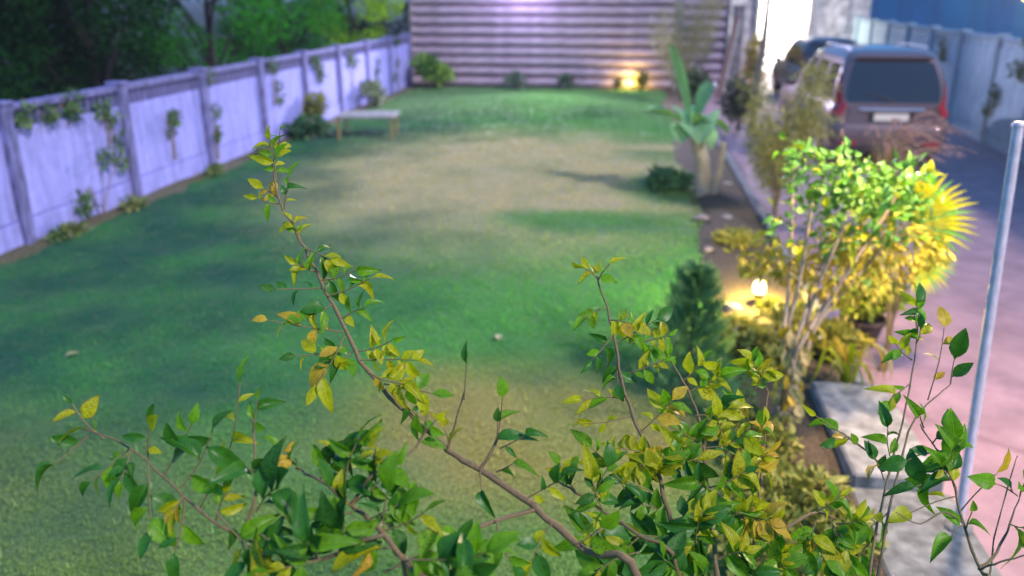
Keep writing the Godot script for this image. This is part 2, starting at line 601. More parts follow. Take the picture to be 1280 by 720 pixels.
# ---------------------------------------------------------------- car
const GH := [[0.97, 0.80, -0.10, -3.30], [1.22, 0.785, -0.15, -2.95], [1.46, 0.73, -0.24, -2.58], [1.62, 0.675, -0.32, -2.32], [1.705, 0.60, -0.43, -2.15], [1.74, 0.46, -0.62, -1.95]]

func gh_at(y: float) -> Array:      # half width, rear z, front z at a height
	for i in GH.size() - 1:
		if y <= GH[i + 1][0]:
			var t: float = (y - GH[i][0]) / (GH[i + 1][0] - GH[i][0])
			return [lerpf(GH[i][1], GH[i + 1][1], t), lerpf(GH[i][2], GH[i + 1][2], t), lerpf(GH[i][3], GH[i + 1][3], t)]
	return [GH[5][1], GH[5][2], GH[5][3]]

func rrect(y: float, w: float, z0: float, z1: float, r: float) -> PackedVector3Array:
	var row := PackedVector3Array()
	for q in 4:                          # rear right, rear left, front left, front right
		var sx: float = [1.0, -1.0, -1.0, 1.0][q]
		var cz: float = z0 - r if q < 2 else z1 + r
		for k in 7:
			var a := PI * 0.5 * (k / 6.0 + q) - 0.0
			# angle 0 at +x turning towards +z (rear)
			row.append(Vector3(sx * (w - r) + r * cos(a), y, cz + r * sin(a)))
	return row

func build_car(called: String, label: String, at: Vector3, turn: float, s: float, paint: Material, lamp_red: Material) -> void:
	var o := thing(called, label, "car", at, turn)
	o.scale = Vector3.ONE * s
	var glass := plain(lin(0.012, 0.016, 0.02), 0.06, 0.0, 0.7)
	var b := MB.new()
	# lower body: rounded boxes stacked as horizontal rings
	var levels := [[0.24, 0.80, -0.10, -4.32, 0.22], [0.30, 0.86, -0.03, -4.42, 0.24], [0.46, 0.885, 0.0, -4.46, 0.26], [0.60, 0.89, -0.005, -4.45, 0.26], [0.66, 0.888, -0.05, -4.43, 0.25], [0.70, 0.885, -0.075, -4.40, 0.24], [0.84, 0.87, -0.08, -4.25, 0.22], [0.93, 0.845, -0.09, -3.9, 0.2], [0.985, 0.815, -0.10, -3.45, 0.17]]
	var rows := []
	for l in levels: rows.append(rrect(l[0], l[1], l[2], l[3], l[4]))
	b.sheet(rows, true)
	var top := []
	for p in rows[8]: top.append(p)
	b.face(top, Vector3.UP)
	var bot := []
	for p in rows[0]: bot.append(p)
	b.face(bot, Vector3.DOWN)
	part("body", b.mesh(), paint, o)
	b = MB.new()
	rows = []
	for l in GH: rows.append(rrect(l[0], l[1], l[2], l[3], 0.16))
	rows.append(rrect(1.755, 0.28, -0.8, -1.75, 0.12))
	b.sheet(rows, true)
	top = []
	for p in rows[6]: top.append(p)
	b.face(top, Vector3.UP)
	part("cabin", b.mesh(), paint, o)
	# rear window, windscreen
	for rear in [true, false]:
		b = MB.new()
		rows = []
		for i in 7:
			var y := lerpf(1.0 if rear else 1.02, 1.575, i / 6.0)
			var g := gh_at(y)
			var row := PackedVector3Array()
			for k in 9:
				var x: float = lerpf(-1.0, 1.0, k / 8.0) * (g[0] - 0.115) * (0.97 if i == 0 or i == 6 else 1.0)
				row.append(Vector3(x, y, g[1] + 0.007 if rear else g[2] - 0.007))
			rows.append(row)
		b.sheet(rows, false, not rear)
		part("rear_window" if rear else "windscreen", b.mesh(), glass, o)
	# side windows, three a side
	for sx in [-1.0, 1.0]:
		for w in [[-0.42, -1.02], [-1.1, -1.85], [-1.93, -2.75]]:
			b = MB.new()
			rows = []
			for i in 6:
				var y := lerpf(1.03, 1.53, i / 5.0)
				var g := gh_at(y)
				var z1: float = maxf(w[1], g[2] + 0.25)
				var row := PackedVector3Array()
				for k in 4: row.append(Vector3(sx * (g[0] + 0.006), y, lerpf(w[0], minf(z1, w[0] - 0.05), k / 3.0)))
				rows.append(row)
			b.sheet(rows, false, sx < 0.0)
			part("side_window", b.mesh(), glass, o)
		# tall tail lamp up the rear pillar
		b = MB.new()
		rows = []
		for i in 9:
			var y := lerpf(0.80, 1.42, i / 8.0)
			var wide := 0.60 if i < 3 else lerpf(0.45, 0.12, (i - 3) / 5.0)
			var hw: float
			var rz: float
			var r := 0.165
			if y < 0.97:
				hw = lerpf(0.87, 0.80, (y - 0.80) / 0.17); rz = -0.085; r = 0.2
			else:
				var g := gh_at(y); hw = g[0]; rz = g[1]
			var row := PackedVector3Array()
			for k in 7:
				var a := lerpf(0.15, 0.15 + wide * 2.0, k / 6.0)
				row.append(Vector3(sx * (hw - r + (r + 0.014) * cos(a)), y, rz - r + (r + 0.014) * sin(a)))
			rows.append(row)
		b.sheet(rows, false, sx < 0.0)
		part("tail_lamp", b.mesh(), lamp_red, o)
		# mirrors, handles, reflector, headlight
		b = MB.new()
		b.box(Vector3(sx * 0.98, 1.05, -2.75), Vector3(0.2, 0.13, 0.1), Basis.IDENTITY, 0.035)
		part("mirror", b.mesh(), paint, o)
		for hz in [-1.25, -2.15]:
			b = MB.new()
			b.box(Vector3(sx * 0.872, 0.86, hz), Vector3(0.03, 0.03, 0.2), Basis.IDENTITY, 0.01)
			part("door_handle", b.mesh(), M.steel, o)
		b = MB.new()
		b.box(Vector3(sx * 0.6, 0.4, 0.0), Vector3(0.24, 0.06, 0.03), Basis.IDENTITY, 0.008)
		part("reflector", b.mesh(), lamp_red, o)
		b = MB.new()
		b.box(Vector3(sx * 0.62, 0.70, -4.37), Vector3(0.36, 0.14, 0.16), Basis.IDENTITY, 0.03)
		part("headlight", b.mesh(), M.steel, o)
		b = MB.new()
		var rp := [Vector3(sx * 0.57, 1.735, -0.6), Vector3(sx * 0.585, 1.765, -0.75), Vector3(sx * 0.585, 1.765, -1.95), Vector3(sx * 0.57, 1.735, -2.1)]
		b.tube(rp, [0.014, 0.014, 0.014, 0.014], 6)
		part("roof_rail", b.mesh(), M.steel, o)
		for wz in [-0.88, -3.55]:
			# dark wheel arch, tyre, rim
			b = MB.new()
			var arc := []
			for k in 13:
				var a := PI * k / 12.0
				arc.append(Vector3(sx * 0.893, 0.33 + 0.37 * sin(a), wz + 0.38 * cos(a)))
			arc.append(Vector3(sx * 0.893, 0.24, wz - 0.38))
			arc.append(Vector3(sx * 0.893, 0.24, wz + 0.38))
			b.face(arc, Vector3(sx, 0, 0))
			part("wheel_arch", b.mesh(), M.black, o)
			b = MB.new()
			b.tube([Vector3(sx * 0.68, 0.31, wz), Vector3(sx * 0.70, 0.31, wz), Vector3(sx * 0.88, 0.31, wz), Vector3(sx * 0.905, 0.31, wz)], [0.28, 0.31, 0.31, 0.28], 22)
			var wheel := part("wheel", b.mesh(), M.black, o)
			b = MB.new()
			b.tube([Vector3(sx * 0.89, 0.31, wz), Vector3(sx * 0.91, 0.31, wz), Vector3(sx * 0.913, 0.31, wz)], [0.2, 0.2, 0.05], 16)
			part("rim", b.mesh(), M.steel, wheel)
	b = MB.new()
	b.box(Vector3(0, 0.34, -0.03), Vector3(1.3, 0.13, 0.08), Basis.IDENTITY, 0.03)
	part("bumper_insert", b.mesh(), M.black, o)
	for sx in [-1.0, 1.0]:
		b = MB.new()
		b.box(Vector3(sx * 0.615, 0.80, -0.086), Vector3(0.012, 0.25, 0.02))
		part("tailgate_seam", b.mesh(), M.black, o)
	b = MB.new()
	b.box(Vector3(0, 0.69, -0.078), Vector3(1.24, 0.012, 0.02))
	part("tailgate_seam", b.mesh(), M.black, o)
	b = MB.new()
	b.box(Vector3(0, 0.895, -0.075), Vector3(0.95, 0.05, 0.05), Basis.IDENTITY, 0.015)
	part("tailgate_trim", b.mesh(), M.steel, o)
	b = MB.new()
	b.box(Vector3(0, 0.79, -0.078), Vector3(0.66, 0.15, 0.02), Basis.IDENTITY, 0.008)
	part("plate_recess", b.mesh(), M.black, o)
	b = MB.new()
	b.box(Vector3(0, 0.785, -0.064), Vector3(0.5, 0.11, 0.012), Basis.IDENTITY, 0.004)
	part("number_plate", b.mesh(), plain(lin(0.6, 0.6, 0.55), 0.5), o)
	b = MB.new()
	b.tube([Vector3(0.0, 1.02, -0.085), Vector3(-0.12, 1.06, -0.095), Vector3(-0.45, 1.15, -0.118)], [0.012, 0.01, 0.006], 6)
	part("wiper", b.mesh(), M.black, o)
	b = MB.new()
	b.box(Vector3(0, 1.645, -0.30), Vector3(1.1, 0.03, 0.12), Basis.IDENTITY, 0.01)
	part("spoiler", b.mesh(), paint, o)
	b = MB.new()
	b.box(Vector3(0, 0.31, -0.20), Vector3(1.5, 0.1, 0.3))
	b.box(Vector3(0, 0.30, -2.2), Vector3(1.4, 0.14, 3.4))
	part("underbody", b.mesh(), M.black, o)

# ---------------------------------------------------------------- ground colour: grass with lamp light and left-hand shade painted in
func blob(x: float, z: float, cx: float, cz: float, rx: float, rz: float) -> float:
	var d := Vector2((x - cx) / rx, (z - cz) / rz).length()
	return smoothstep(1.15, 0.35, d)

var lawn_noise: FastNoiseLite
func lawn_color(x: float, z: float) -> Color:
	var w := lawn_noise.get_noise_2d(x * 10.0, z * 10.0)
	var w2 := lawn_noise.get_noise_2d(x * 55.0 + 90.0, z * 55.0)
	var shade_teal := Color(0.006, 0.125, 0.06)  # shade of the left lawn, painted into the grass as dark teal
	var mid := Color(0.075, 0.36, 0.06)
	var dry := Color(0.56, 0.52, 0.27)  # tan of the floodlit middle, lamp light put into the grass colour
	var c := shade_teal.lerp(mid, clampf(0.35 + 0.6 * w + smoothstep(-5.0, -0.5, x) * 0.8 - 0.2 + 0.2 * smoothstep(-12.0, -24.0, z), 0.0, 1.0))
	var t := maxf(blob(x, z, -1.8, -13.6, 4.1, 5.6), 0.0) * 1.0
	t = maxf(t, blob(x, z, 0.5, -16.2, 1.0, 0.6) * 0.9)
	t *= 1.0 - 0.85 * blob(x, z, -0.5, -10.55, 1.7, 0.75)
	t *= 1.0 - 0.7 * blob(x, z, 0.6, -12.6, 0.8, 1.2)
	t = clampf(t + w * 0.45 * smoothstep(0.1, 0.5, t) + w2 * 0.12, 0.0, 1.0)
	var worn_lit := maxf(blob(x, z, -0.5, -4.9, 1.9, 1.4) * 0.95, smoothstep(-5.4, -3.6, z) * 0.35)  # paler near grass, lamp light painted into its colour
	worn_lit = clampf(worn_lit + w * 0.5 * smoothstep(0.05, 0.5, worn_lit), 0.0, 1.0)
	c = c.lerp(Color(0.33, 0.34, 0.085), worn_lit)
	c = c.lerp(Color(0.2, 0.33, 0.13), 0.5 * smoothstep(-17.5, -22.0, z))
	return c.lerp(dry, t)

func _ready() -> void:
	rng.seed = 4711
	# ------------------------------------------------------------ camera, sky, sun, exposure
	var cam := Camera3D.new()
	cam.name = "camera"
	cam.position = Vector3(0, 2.75, 0)
	cam.rotation_degrees = Vector3(-19.2, 7.9, 0)
	cam.near = 0.05
	cam.far = 900.0
	var att := CameraAttributesPhysical.new()
	att.frustum_focal_length = 34.9
	att.frustum_focus_distance = 2.2
	att.exposure_aperture = 2.0
	cam.attributes = att
	cam.fov = 37.95
	cam.current = true
	add_child(cam)

	var we := WorldEnvironment.new()
	we.name = "world_environment"
	var env := Environment.new()
	env.background_mode = Environment.BG_SKY
	var sky := Sky.new()
	var sm := ProceduralSkyMaterial.new()
	sm.sky_top_color = lin(0.025, 0.15, 0.42)
	sm.sky_horizon_color = lin(0.06, 0.21, 0.46)
	sm.sky_curve = 0.2
	sm.ground_bottom_color = lin(0.02, 0.03, 0.04)
	sm.ground_horizon_color = lin(0.06, 0.12, 0.20)
	sm.sun_angle_max = 1.0
	sky.sky_material = sm
	env.sky = sky
	env.background_energy_multiplier = 1.15
	env.tonemap_mode = Environment.TONE_MAPPER_LINEAR
	env.tonemap_exposure = 2.0
	env.fog_enabled = true
	env.fog_density = 0.0009
	env.fog_light_color = Color(0.85, 0.88, 0.95)
	env.sdfgi_enabled = true
	env.ssao_enabled = true
	env.ssil_enabled = true
	we.environment = env
	add_child(we)

	var sun := DirectionalLight3D.new()
	sun.name = "moon"
	sun.light_color = Color(1.0, 0.93, 0.93)
	sun.light_energy = 0.6
	sun.light_angular_distance = 6.0
	sun.shadow_enabled = true
	var el := deg_to_rad(41.0)
	var az := deg_to_rad(38.0)
	sun.look_at_from_position(Vector3.ZERO, Vector3(-cos(el) * cos(az), -sin(el), -cos(el) * sin(az)))
	add_child(sun)

	make_materials()
	make_leaves()
	lawn_noise = FastNoiseLite.new()
	lawn_noise.seed = 12
	lawn_noise.frequency = 0.06
	lawn_noise.fractal_octaves = 4

	# ------------------------------------------------------------ setting
	var b := MB.new()
	b.face([Vector3(-400, -0.16, 60), Vector3(400, -0.16, 60), Vector3(400, -0.16, -600), Vector3(-400, -0.16, -600)], Vector3.UP)
	tag(part("ground", b.mesh(), M.ground, self), "dark open ground beyond the garden walls", "", "", "structure")

	b = MB.new()
	var rows := []
	var nx := 60
	var nz := 150
	var cols := []
	for i in nz + 1:
		var row := PackedVector3Array()
		for j in nx + 1:
			var x := lerpf(-6.98, 0.9, float(j) / nx)
			var z := lerpf(3.0, -27.0, float(i) / nz)
			row.append(Vector3(x, 0.015 * lawn_noise.get_noise_2d(x * 14.0, z * 14.0), z))
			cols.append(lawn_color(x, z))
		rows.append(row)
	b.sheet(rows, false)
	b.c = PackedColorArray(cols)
	tag(part("lawn", b.mesh(), M.lawn, self), "green lawn with lamp light painted as a tan patch in its middle", "", "", "structure")

	b = MB.new()
	rows = []
	for i in 61:
		var z := lerpf(1.0, -26.9, i / 60.0)
		rows.append(PackedVector3Array([Vector3(-7.06, 0.05, z), Vector3(-6.8, 0.04 + rnd(-0.01, 0.02), z), Vector3(-6.7 + rnd(-0.08, 0.1), 0.03, z), Vector3(-6.58 + rnd(-0.12, 0.14), -0.02, z)]))
	b.sheet(rows, false)
	tag(part("soil_strip", b.mesh(), M.dry_soil, self), "bare tan strip of soil along the foot of the left wall", "", "", "structure")

	b = MB.new()
	rows = []
	for i in 91:
		var z := lerpf(1.0, -26.6, i / 90.0)
		var edge := 0.9 + 0.12 * sin(z * 0.9) + rnd(-0.04, 0.04)
		rows.append(PackedVector3Array([Vector3(0.6, -0.06, z), Vector3(edge, -0.02, z), Vector3(edge + 0.12, 0.03 + rnd(0, 0.02), z), Vector3(edge + 0.35, 0.05 + rnd(0, 0.03), z), Vector3(1.5, 0.04 + rnd(0, 0.03), z), Vector3(1.76, 0.0, z)]))
	b.sheet(rows, false)
	tag(part("flower_bed_soil", b.mesh(), M.soil, self), "dark soil of the planted bed between lawn and driveway", "", "", "structure")

	b = MB.new()
	b.face([Vector3(1.74, -0.015, 4), Vector3(9, -0.015, 4), Vector3(9, -0.015, -40), Vector3(1.74, -0.015, -40)], Vector3.UP)
	tag(part("driveway", b.mesh(), M.drive, self), "smooth pinkish grey driveway beside the planted bed", "", "", "structure")
	var kerb := thing("kerb", "", "", Vector3(1.78, -0.04, 0))
	tag(kerb, "low concrete kerb along the driveway", "", "", "structure")
	var kb := MB.new()
	kb.box(Vector3(0, 0.055, 0), Vector3(0.09, 0.11, 0.885), Basis.IDENTITY, 0.012)
	var kbm := kb.mesh()
	for i in 24:
		part("kerb_stone", kbm, M.concrete_dark, kerb, Transform3D(Basis.IDENTITY.rotated(Vector3.UP, rnd(-0.008, 0.008)), Vector3(rnd(-0.006, 0.006), rnd(-0.008, 0.004), -6.25 - i * 0.9)))

	precast_wall("garden_wall", "lavender white precast panel wall with creepers and pierced top band", Vector3(-6.84, 0, -3.94), Vector3(-7.05, 0, -26.74), 10, 1.62, M.wall, M.wall_post, true, 0.0)
	precast_wall("driveway_wall", "grey blue panel wall in shade along the driveway behind the car", Vector3(6.35, 0, -6.0), Vector3(8.15, 0, -37.0), 13, 2.12, M.wall_r, M.wall_r_post, false, -0.1)
	slat_screen("slatted_screen", "wide mauve slatted screen closing the far end of the lawn", Vector3(-7.0, 0.03, -27.15), Vector3(1.3, 0.03, -26.95), 12)
	slat_screen("slatted_gate_panel", "narrow mauve slatted panel beside the lit entrance", Vector3(1.46, -0.05, -26.9), Vector3(2.78, -0.05, -26.75), 12)

	# long shed beyond the right wall
	var shed := thing("long_shed", "long dark blue plain shed beyond the driveway wall", "building", Vector3(13.5, -0.15, -46), 0.0)
	b = MB.new()
	b.box(Vector3(3.0, 1.7, 0), Vector3(6.0, 3.4, 70.0), Basis.IDENTITY, 0.03)
	part("wall", b.mesh(), M.shed, shed)
	b = MB.new()
	b.box(Vector3(2.9, 3.47, 0), Vector3(6.6, 0.12, 70.6), Basis.IDENTITY, 0.02)
	part("roof", b.mesh(), M.shed, shed)

	# lit white entrance building behind the gate
	var gb := thing("entrance_building", "white entrance building with a glaring lit doorway behind the parked cars", "building", Vector3(3.0, -0.15, -33.2))
	b = MB.new()
	b.box(Vector3(0.75, 2.2, -0.15), Vector3(1.5, 4.4, 0.3), Basis.IDENTITY, 0.02)
	b.box(Vector3(4.35, 2.2, -0.15), Vector3(2.1, 4.4, 0.3), Basis.IDENTITY, 0.02)
	b.box(Vector3(2.4, 3.95, -0.15), Vector3(1.798, 0.9, 0.3), Basis.IDENTITY, 0.0)
	part("wall", b.mesh(), M.white_paint, gb)
	b = MB.new()
	b.box(Vector3(2.4, 1.75, -2.2), Vector3(2.6, 3.5, 0.1))
	part("lit_back_wall", b.mesh(), M.white_paint, gb)
	b = MB.new()
	b.box(Vector3(2.4, 1.75, -0.6), Vector3(1.78, 3.46, 0.04), Basis.IDENTITY, 0.01)
	part("lit_doorway", b.mesh(), glow(Color(1.0, 0.98, 0.96), 1.6), gb)
	for x in [1.47, 3.33]:
		b = MB.new()
		b.box(Vector3(x, 1.75, 0.06), Vector3(0.14, 3.5, 0.14), Basis.IDENTITY, 0.015)
		part("door_post", b.mesh(), M.grey_paint, gb)
	var dl := OmniLight3D.new()
	dl.name = "entrance_light"
	dl.position = Vector3(5.4, 2.3, -33.0)
	dl.light_color = Color(1.0, 0.95, 0.88)
	dl.light_energy = 9.0
	dl.light_size = 0.3
	dl.omni_range = 40.0
	dl.omni_attenuation = 2.0
	dl.shadow_enabled = true
	add_child(dl)

	b = MB.new()
	b.box(Vector3(0, 1.25, 0), Vector3(0.36, 2.5, 0.36), Basis.IDENTITY, 0.03)
	var gp := thing("gate_pillar", "dark grey gate pillar in front of the white entrance wall", "pillar", Vector3(3.46, -0.1, -30.1))
	part("shaft", b.mesh(), M.grey_paint, gp)
	b = MB.new()
	b.box(Vector3(0, 2.54, 0), Vector3(0.44, 0.08, 0.44), Basis.IDENTITY, 0.02)
	part("pillar_cap", b.mesh(), M.grey_paint, gp)

	# slim poles near the right end of the entrance
	for q in [[Vector3(5.95, -0.1, -30.0), "pale slim pole nearer the lit doorway, of two beside the driveway wall"], [Vector3(6.75, -0.1, -29.0), "pale slim pole farther from the lit doorway, of two beside the driveway wall"]]:
		var po := thing("slim_pole", q[1], "pole", q[0], 0.0, "slim poles at the end of the driveway")
		b = MB.new()
		b.tube([Vector3.ZERO, Vector3(0, 2.0, 0), Vector3(0, 4.2, 0)], [0.055, 0.05, 0.045], 10)
		part("shaft", b.mesh(), M.white_paint, po)
		b = MB.new()
		b.box(Vector3(0, 0.03, 0), Vector3(0.22, 0.06, 0.22), Basis.IDENTITY, 0.01)
		part("base_plate", b.mesh(), M.concrete, po)

	# ------------------------------------------------------------ lamps that the photo shows
	var fl := thing("screen_floodlight", "violet white floodlight on the top edge of the slatted screen", "floodlight", Vector3(-3.4, 3.12, -26.85))
	b = MB.new()
	b.box(Vector3(0, 0.02, 0.05), Vector3(0.3, 0.2, 0.08), Basis.IDENTITY, 0.02)
	b.box(Vector3(0, -0.05, -0.04), Vector3(0.05, 0.05, 0.14), Basis.IDENTITY, 0.01)
	part("housing", b.mesh(), M.grey_paint, fl)
	b = MB.new()
	b.box(Vector3(0, 0.02, 0.093), Vector3(0.26, 0.16, 0.006))
	part("lens", b.mesh(), glow(Color(0.86, 0.8, 1.0), 2.0), fl)
	var sp := SpotLight3D.new()
	sp.name = "floodlight_beam"
	sp.light_color = Color(0.92, 0.86, 1.0)
	sp.light_energy = 110.0
	sp.spot_angle = 62.0
	sp.spot_angle_attenuation = 1.0
	sp.spot_range = 60.0
	sp.light_size = 0.12
	sp.shadow_enabled = true
	add_child(sp)
	sp.look_at_from_position(Vector3(-3.4, 3.05, -26.72), Vector3(-1.6, 0.0, -15.5))
	var wash := OmniLight3D.new()
	wash.name = "floodlight_spill"
	wash.light_color = Color(0.8, 0.74, 1.0)
	wash.light_energy = 2.0
	wash.light_size = 0.15
	wash.omni_range = 30.0
	wash.omni_attenuation = 2.0
	wash.shadow_enabled = true
	wash.position = Vector3(-3.4, 3.07, -26.2)
	add_child(wash)

	garden_lamp("spike_lamp", "lit warm garden spike lamp on the soil beside the bushy tree", Vector3(1.25, 0.03, -7.5), 3.0, 3.0)
	garden_lamp("spike_lamp", "lit warm spike lamp at the foot of the slatted screen", Vector3(0.05, 0.02, -26.55), 1.1, 1.2)

	# post lamp whose globe just enters the upper right corner
	var pl := thing("post_lamp", "warm globe lamp on an arm, cut by the upper right corner", "lamp", Vector3(2.78, -0.06, -5.0))
	b = MB.new()
	b.tube([Vector3.ZERO, Vector3(0, 0.1, 0), Vector3(0, 0.12, 0), Vector3(0, 3.1, 0)], [0.07, 0.07, 0.035, 0.03], 12)
	part("post", b.mesh(), M.steel, pl)
	b = MB.new()
	b.tube(smooth_path([Vector3(0, 3.05, 0), Vector3(-0.25, 3.25, 0), Vector3(-0.6, 3.2, 0), Vector3(-0.7, 3.02, 0)], 4), taper(13, 0.02, 0.016), 8)
	part("arm", b.mesh(), M.steel, pl)
	b = MB.new()
	b.lathe(Vector3(-0.7, 2.86, 0), [Vector2(0.02, 0.16), Vector2(0.07, 0.14), Vector2(0.09, 0.08), Vector2(0.088, 0.075)], 18)
	part("shade", b.mesh(), M.steel, pl)
	b = MB.new()
	b.lathe(Vector3(-0.7, 2.86, 0), [Vector2(0.002, -0.09), Vector2(0.05, -0.075), Vector2(0.085, -0.02), Vector2(0.085, 0.04), Vector2(0.06, 0.085), Vector2(0.003, 0.1)], 18)
	part("globe", b.mesh(), glow(Color(1.0, 0.84, 0.6), 1.1), pl)
	var ol := OmniLight3D.new()
	ol.name = "post_lamp_light"
	ol.light_color = Color(1.0, 0.84, 0.70)
	ol.light_energy = 9.0
	ol.light_size = 0.08
	ol.omni_range = 40.0
	ol.omni_attenuation = 2.0
	ol.shadow_enabled = true
	ol.position = Vector3(2.08, 2.80, -5.0)
	add_child(ol)

	# ------------------------------------------------------------ trees beyond the left wall
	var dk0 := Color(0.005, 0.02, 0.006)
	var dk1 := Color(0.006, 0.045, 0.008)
	var md0 := Color(0.012, 0.09, 0.012)
	var md1 := Color(0.03, 0.24, 0.01)
	var tg := "trees beyond the left garden wall"
	tree("broadleaf_tree", "very dark tree at the left end of the row beyond the wall", Vector3(-10.2, -0.15, -10.6), 5.6, 2.1, 0.9, 11000, dk0, dk1, 0.11, tg)
	tree("broadleaf_tree", "dark tree with a brighter green crown second from the left beyond the wall", Vector3(-9.6, -0.15, -14.4), 5.2, 2.0, 0.9, 11000, dk0, dk1, 0.11, tg)
	tree("broadleaf_tree", "large green tree in the middle of the row beyond the wall", Vector3(-9.4, -0.15, -18.4), 5.0, 2.1, 0.8, 11000, md0, md1, 0.105, tg)
	tree("broadleaf_tree", "mid green tree beyond the wall before the yellow one", Vector3(-9.2, -0.15, -22.2), 5.0, 2.0, 0.8, 10000, md0, md1, 0.105, tg)
	tree("broadleaf_tree", "yellow green tree over the far end of the wall", Vector3(-8.3, -0.15, -25.6), 4.6, 1.6, 1.2, 9000, Color(0.06, 0.28, 0.01), Color(0.32, 0.55, 0.02), 0.11, tg)
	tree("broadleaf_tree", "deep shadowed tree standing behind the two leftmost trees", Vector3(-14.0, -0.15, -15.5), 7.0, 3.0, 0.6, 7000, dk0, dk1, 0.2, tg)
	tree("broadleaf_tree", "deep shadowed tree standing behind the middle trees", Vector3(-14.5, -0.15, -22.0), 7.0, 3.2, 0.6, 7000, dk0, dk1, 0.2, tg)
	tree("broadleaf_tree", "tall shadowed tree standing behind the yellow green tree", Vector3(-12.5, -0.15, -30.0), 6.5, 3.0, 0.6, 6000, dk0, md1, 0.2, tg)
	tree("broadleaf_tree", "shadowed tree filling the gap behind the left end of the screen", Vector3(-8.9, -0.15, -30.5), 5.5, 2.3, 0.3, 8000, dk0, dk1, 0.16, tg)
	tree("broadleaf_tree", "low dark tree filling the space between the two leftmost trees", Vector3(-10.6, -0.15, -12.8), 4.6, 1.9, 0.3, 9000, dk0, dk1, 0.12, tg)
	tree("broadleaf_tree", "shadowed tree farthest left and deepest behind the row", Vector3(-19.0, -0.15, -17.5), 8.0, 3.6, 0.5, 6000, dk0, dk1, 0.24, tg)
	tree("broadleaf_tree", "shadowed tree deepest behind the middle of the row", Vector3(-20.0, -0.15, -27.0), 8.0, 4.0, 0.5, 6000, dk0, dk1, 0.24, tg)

	# ------------------------------------------------------------ creepers on the walls
	var vines := [
		[-10.35, 1.15, 0.3, 0.35, "creeper tuft hanging from the top of the left wall near its near end"],
		[-11.9, 1.0, 0.12, 0.6, "thin creeper strand with two leaf tufts on the third wall panel"],
		[-13.3, 0.9, 0.2, 0.75, "creeper climbing beside the post with leaf tufts up to the coping"],
		[-9.9, 0.45, 0.7, 0.4, "thin straggling creeper low on the left wall panel"],
		[-9.2, 1.5, 0.9, 0.16, "creeper fringe lying along the pierced top band"],
		[-15.9, 1.2, 0.25, 0.45, "creeper tuft high on the middle of the left wall"],
		[-18.5, 1.3, 0.5, 0.35, "creeper mat hanging over the coping behind the bench"],
		[-20.8, 1.1, 0.35, 0.5, "creeper strands on the wall beyond the bench"],
		[-22.9, 0.9, 0.3, 0.6, "creeper on the wall panel second from the far corner"],
		[-25.2, 0.9, 0.4, 0.8, "thick creeper near the far corner of the left wall"],
	]
	for q in vines: vine(Vector3(-6.84 - 0.21 * (-3.94 - q[0]) / 22.8 + 0.045, q[1], q[0]), q[2], q[3], q[4], Vector3(0, 0, 1), Vector3.RIGHT, Color(0.03, 0.11, 0.03), Color(0.11, 0.2, 0.06))
	var wall_right := [[-21.5, 1.7, 0.3, 0.3, "creeper tuft on the driveway wall just above the silver car roof"], [-16.5, 1.7, 0.4, 0.35, "creeper tuft hanging at the top of the driveway wall right of the car"], [-17.6, 0.9, 0.3, 0.35, "faint creeper patch on the driveway wall beside the tail lamp"], [-14.9, 1.2, 0.4, 0.5, "dim creeper patch on the driveway wall at the right edge"], [-26.0, 1.3, 0.3, 0.35, "creeper tuft on the driveway wall above the dark car"]]
	for q in wall_right:
		var wx: float = 6.35 + (-6.0 - q[0]) * 1.8 / 31.0 - 0.07
		vine(Vector3(wx, q[1], q[0]), q[2], q[3], q[4], Vector3(0, 0, 1), Vector3.LEFT, Color(0.03, 0.09, 0.05), Color(0.07, 0.14, 0.07))

	# ------------------------------------------------------------ cars
	var paint1 := plain(lin(0.115, 0.082, 0.09), 0.34, 0.3)
	paint1.clearcoat_enabled = true
	paint1.clearcoat = 0.8
	paint1.clearcoat_roughness = 0.08
	var paint2 := plain(lin(0.02, 0.035, 0.06), 0.25, 0.3)
	paint2.clearcoat_enabled = true
	paint2.clearcoat = 0.8
	var red := plain(lin(0.26, 0.015, 0.03), 0.2)
	build_car("parked_car", "silver grey people carrier parked with its rear to the lawn", Vector3(4.27, 0.0, -14.6), 0.02, 1.1, paint1, red)
	build_car("parked_car", "dark blue car parked in front of the silver people carrier", Vector3(5.25, 0.0, -23.6), 0.02, 0.97, paint2, red)

	# ------------------------------------------------------------ bench, pole, step, post
	var be := thing("stone_bench", "pale slab bench on thin legs beside the left wall", "bench", Vector3(-5.3, 0, -16.75), 0.12)
	b = MB.new()
	b.box(Vector3(0, 0.47, 0), Vector3(1.2, 0.05, 0.9), Basis.IDENTITY, 0.015)
	part("slab", b.mesh(), M.concrete, be)
	for sx in [-1.0, 1.0]:
		for sz in [-1.0, 1.0]:
			b = MB.new()
			b.box(Vector3(sx * 0.53, 0.215, sz * 0.37), Vector3(0.045, 0.45, 0.045), Basis.IDENTITY, 0.008)
			part("leg", b.mesh(), M.yellow_wood, be)

	var sp1 := thing("steel_pole", "tall silver pole standing at the driveway edge on the concrete step", "pole", Vector3(1.83, 0.085, -4.08))
	var ptop: Vector3 = Vector3(1.818, 2.171, -4.271)
	var rel := ptop - Vector3(1.83, 0.085, -4.08)
	b = MB.new()
	b.tube([Vector3.ZERO, rel * 0.5, rel], [0.024, 0.025, 0.024], 16)
	part("shaft", b.mesh(), M.pole, sp1)
	b = MB.new()
	b.tube([rel, rel * 1.004, rel * 1.01], [0.028, 0.028, 0.022], 16)
	part("top_cap", b.mesh(), M.pole, sp1)
	b = MB.new()
	b.tube([Vector3(0, -0.01, 0), Vector3(0, 0.012, 0), Vector3(0, 0.02, 0)], [0.07, 0.07, 0.04], 16)
	part("base_flange", b.mesh(), M.concrete_dark, sp1)

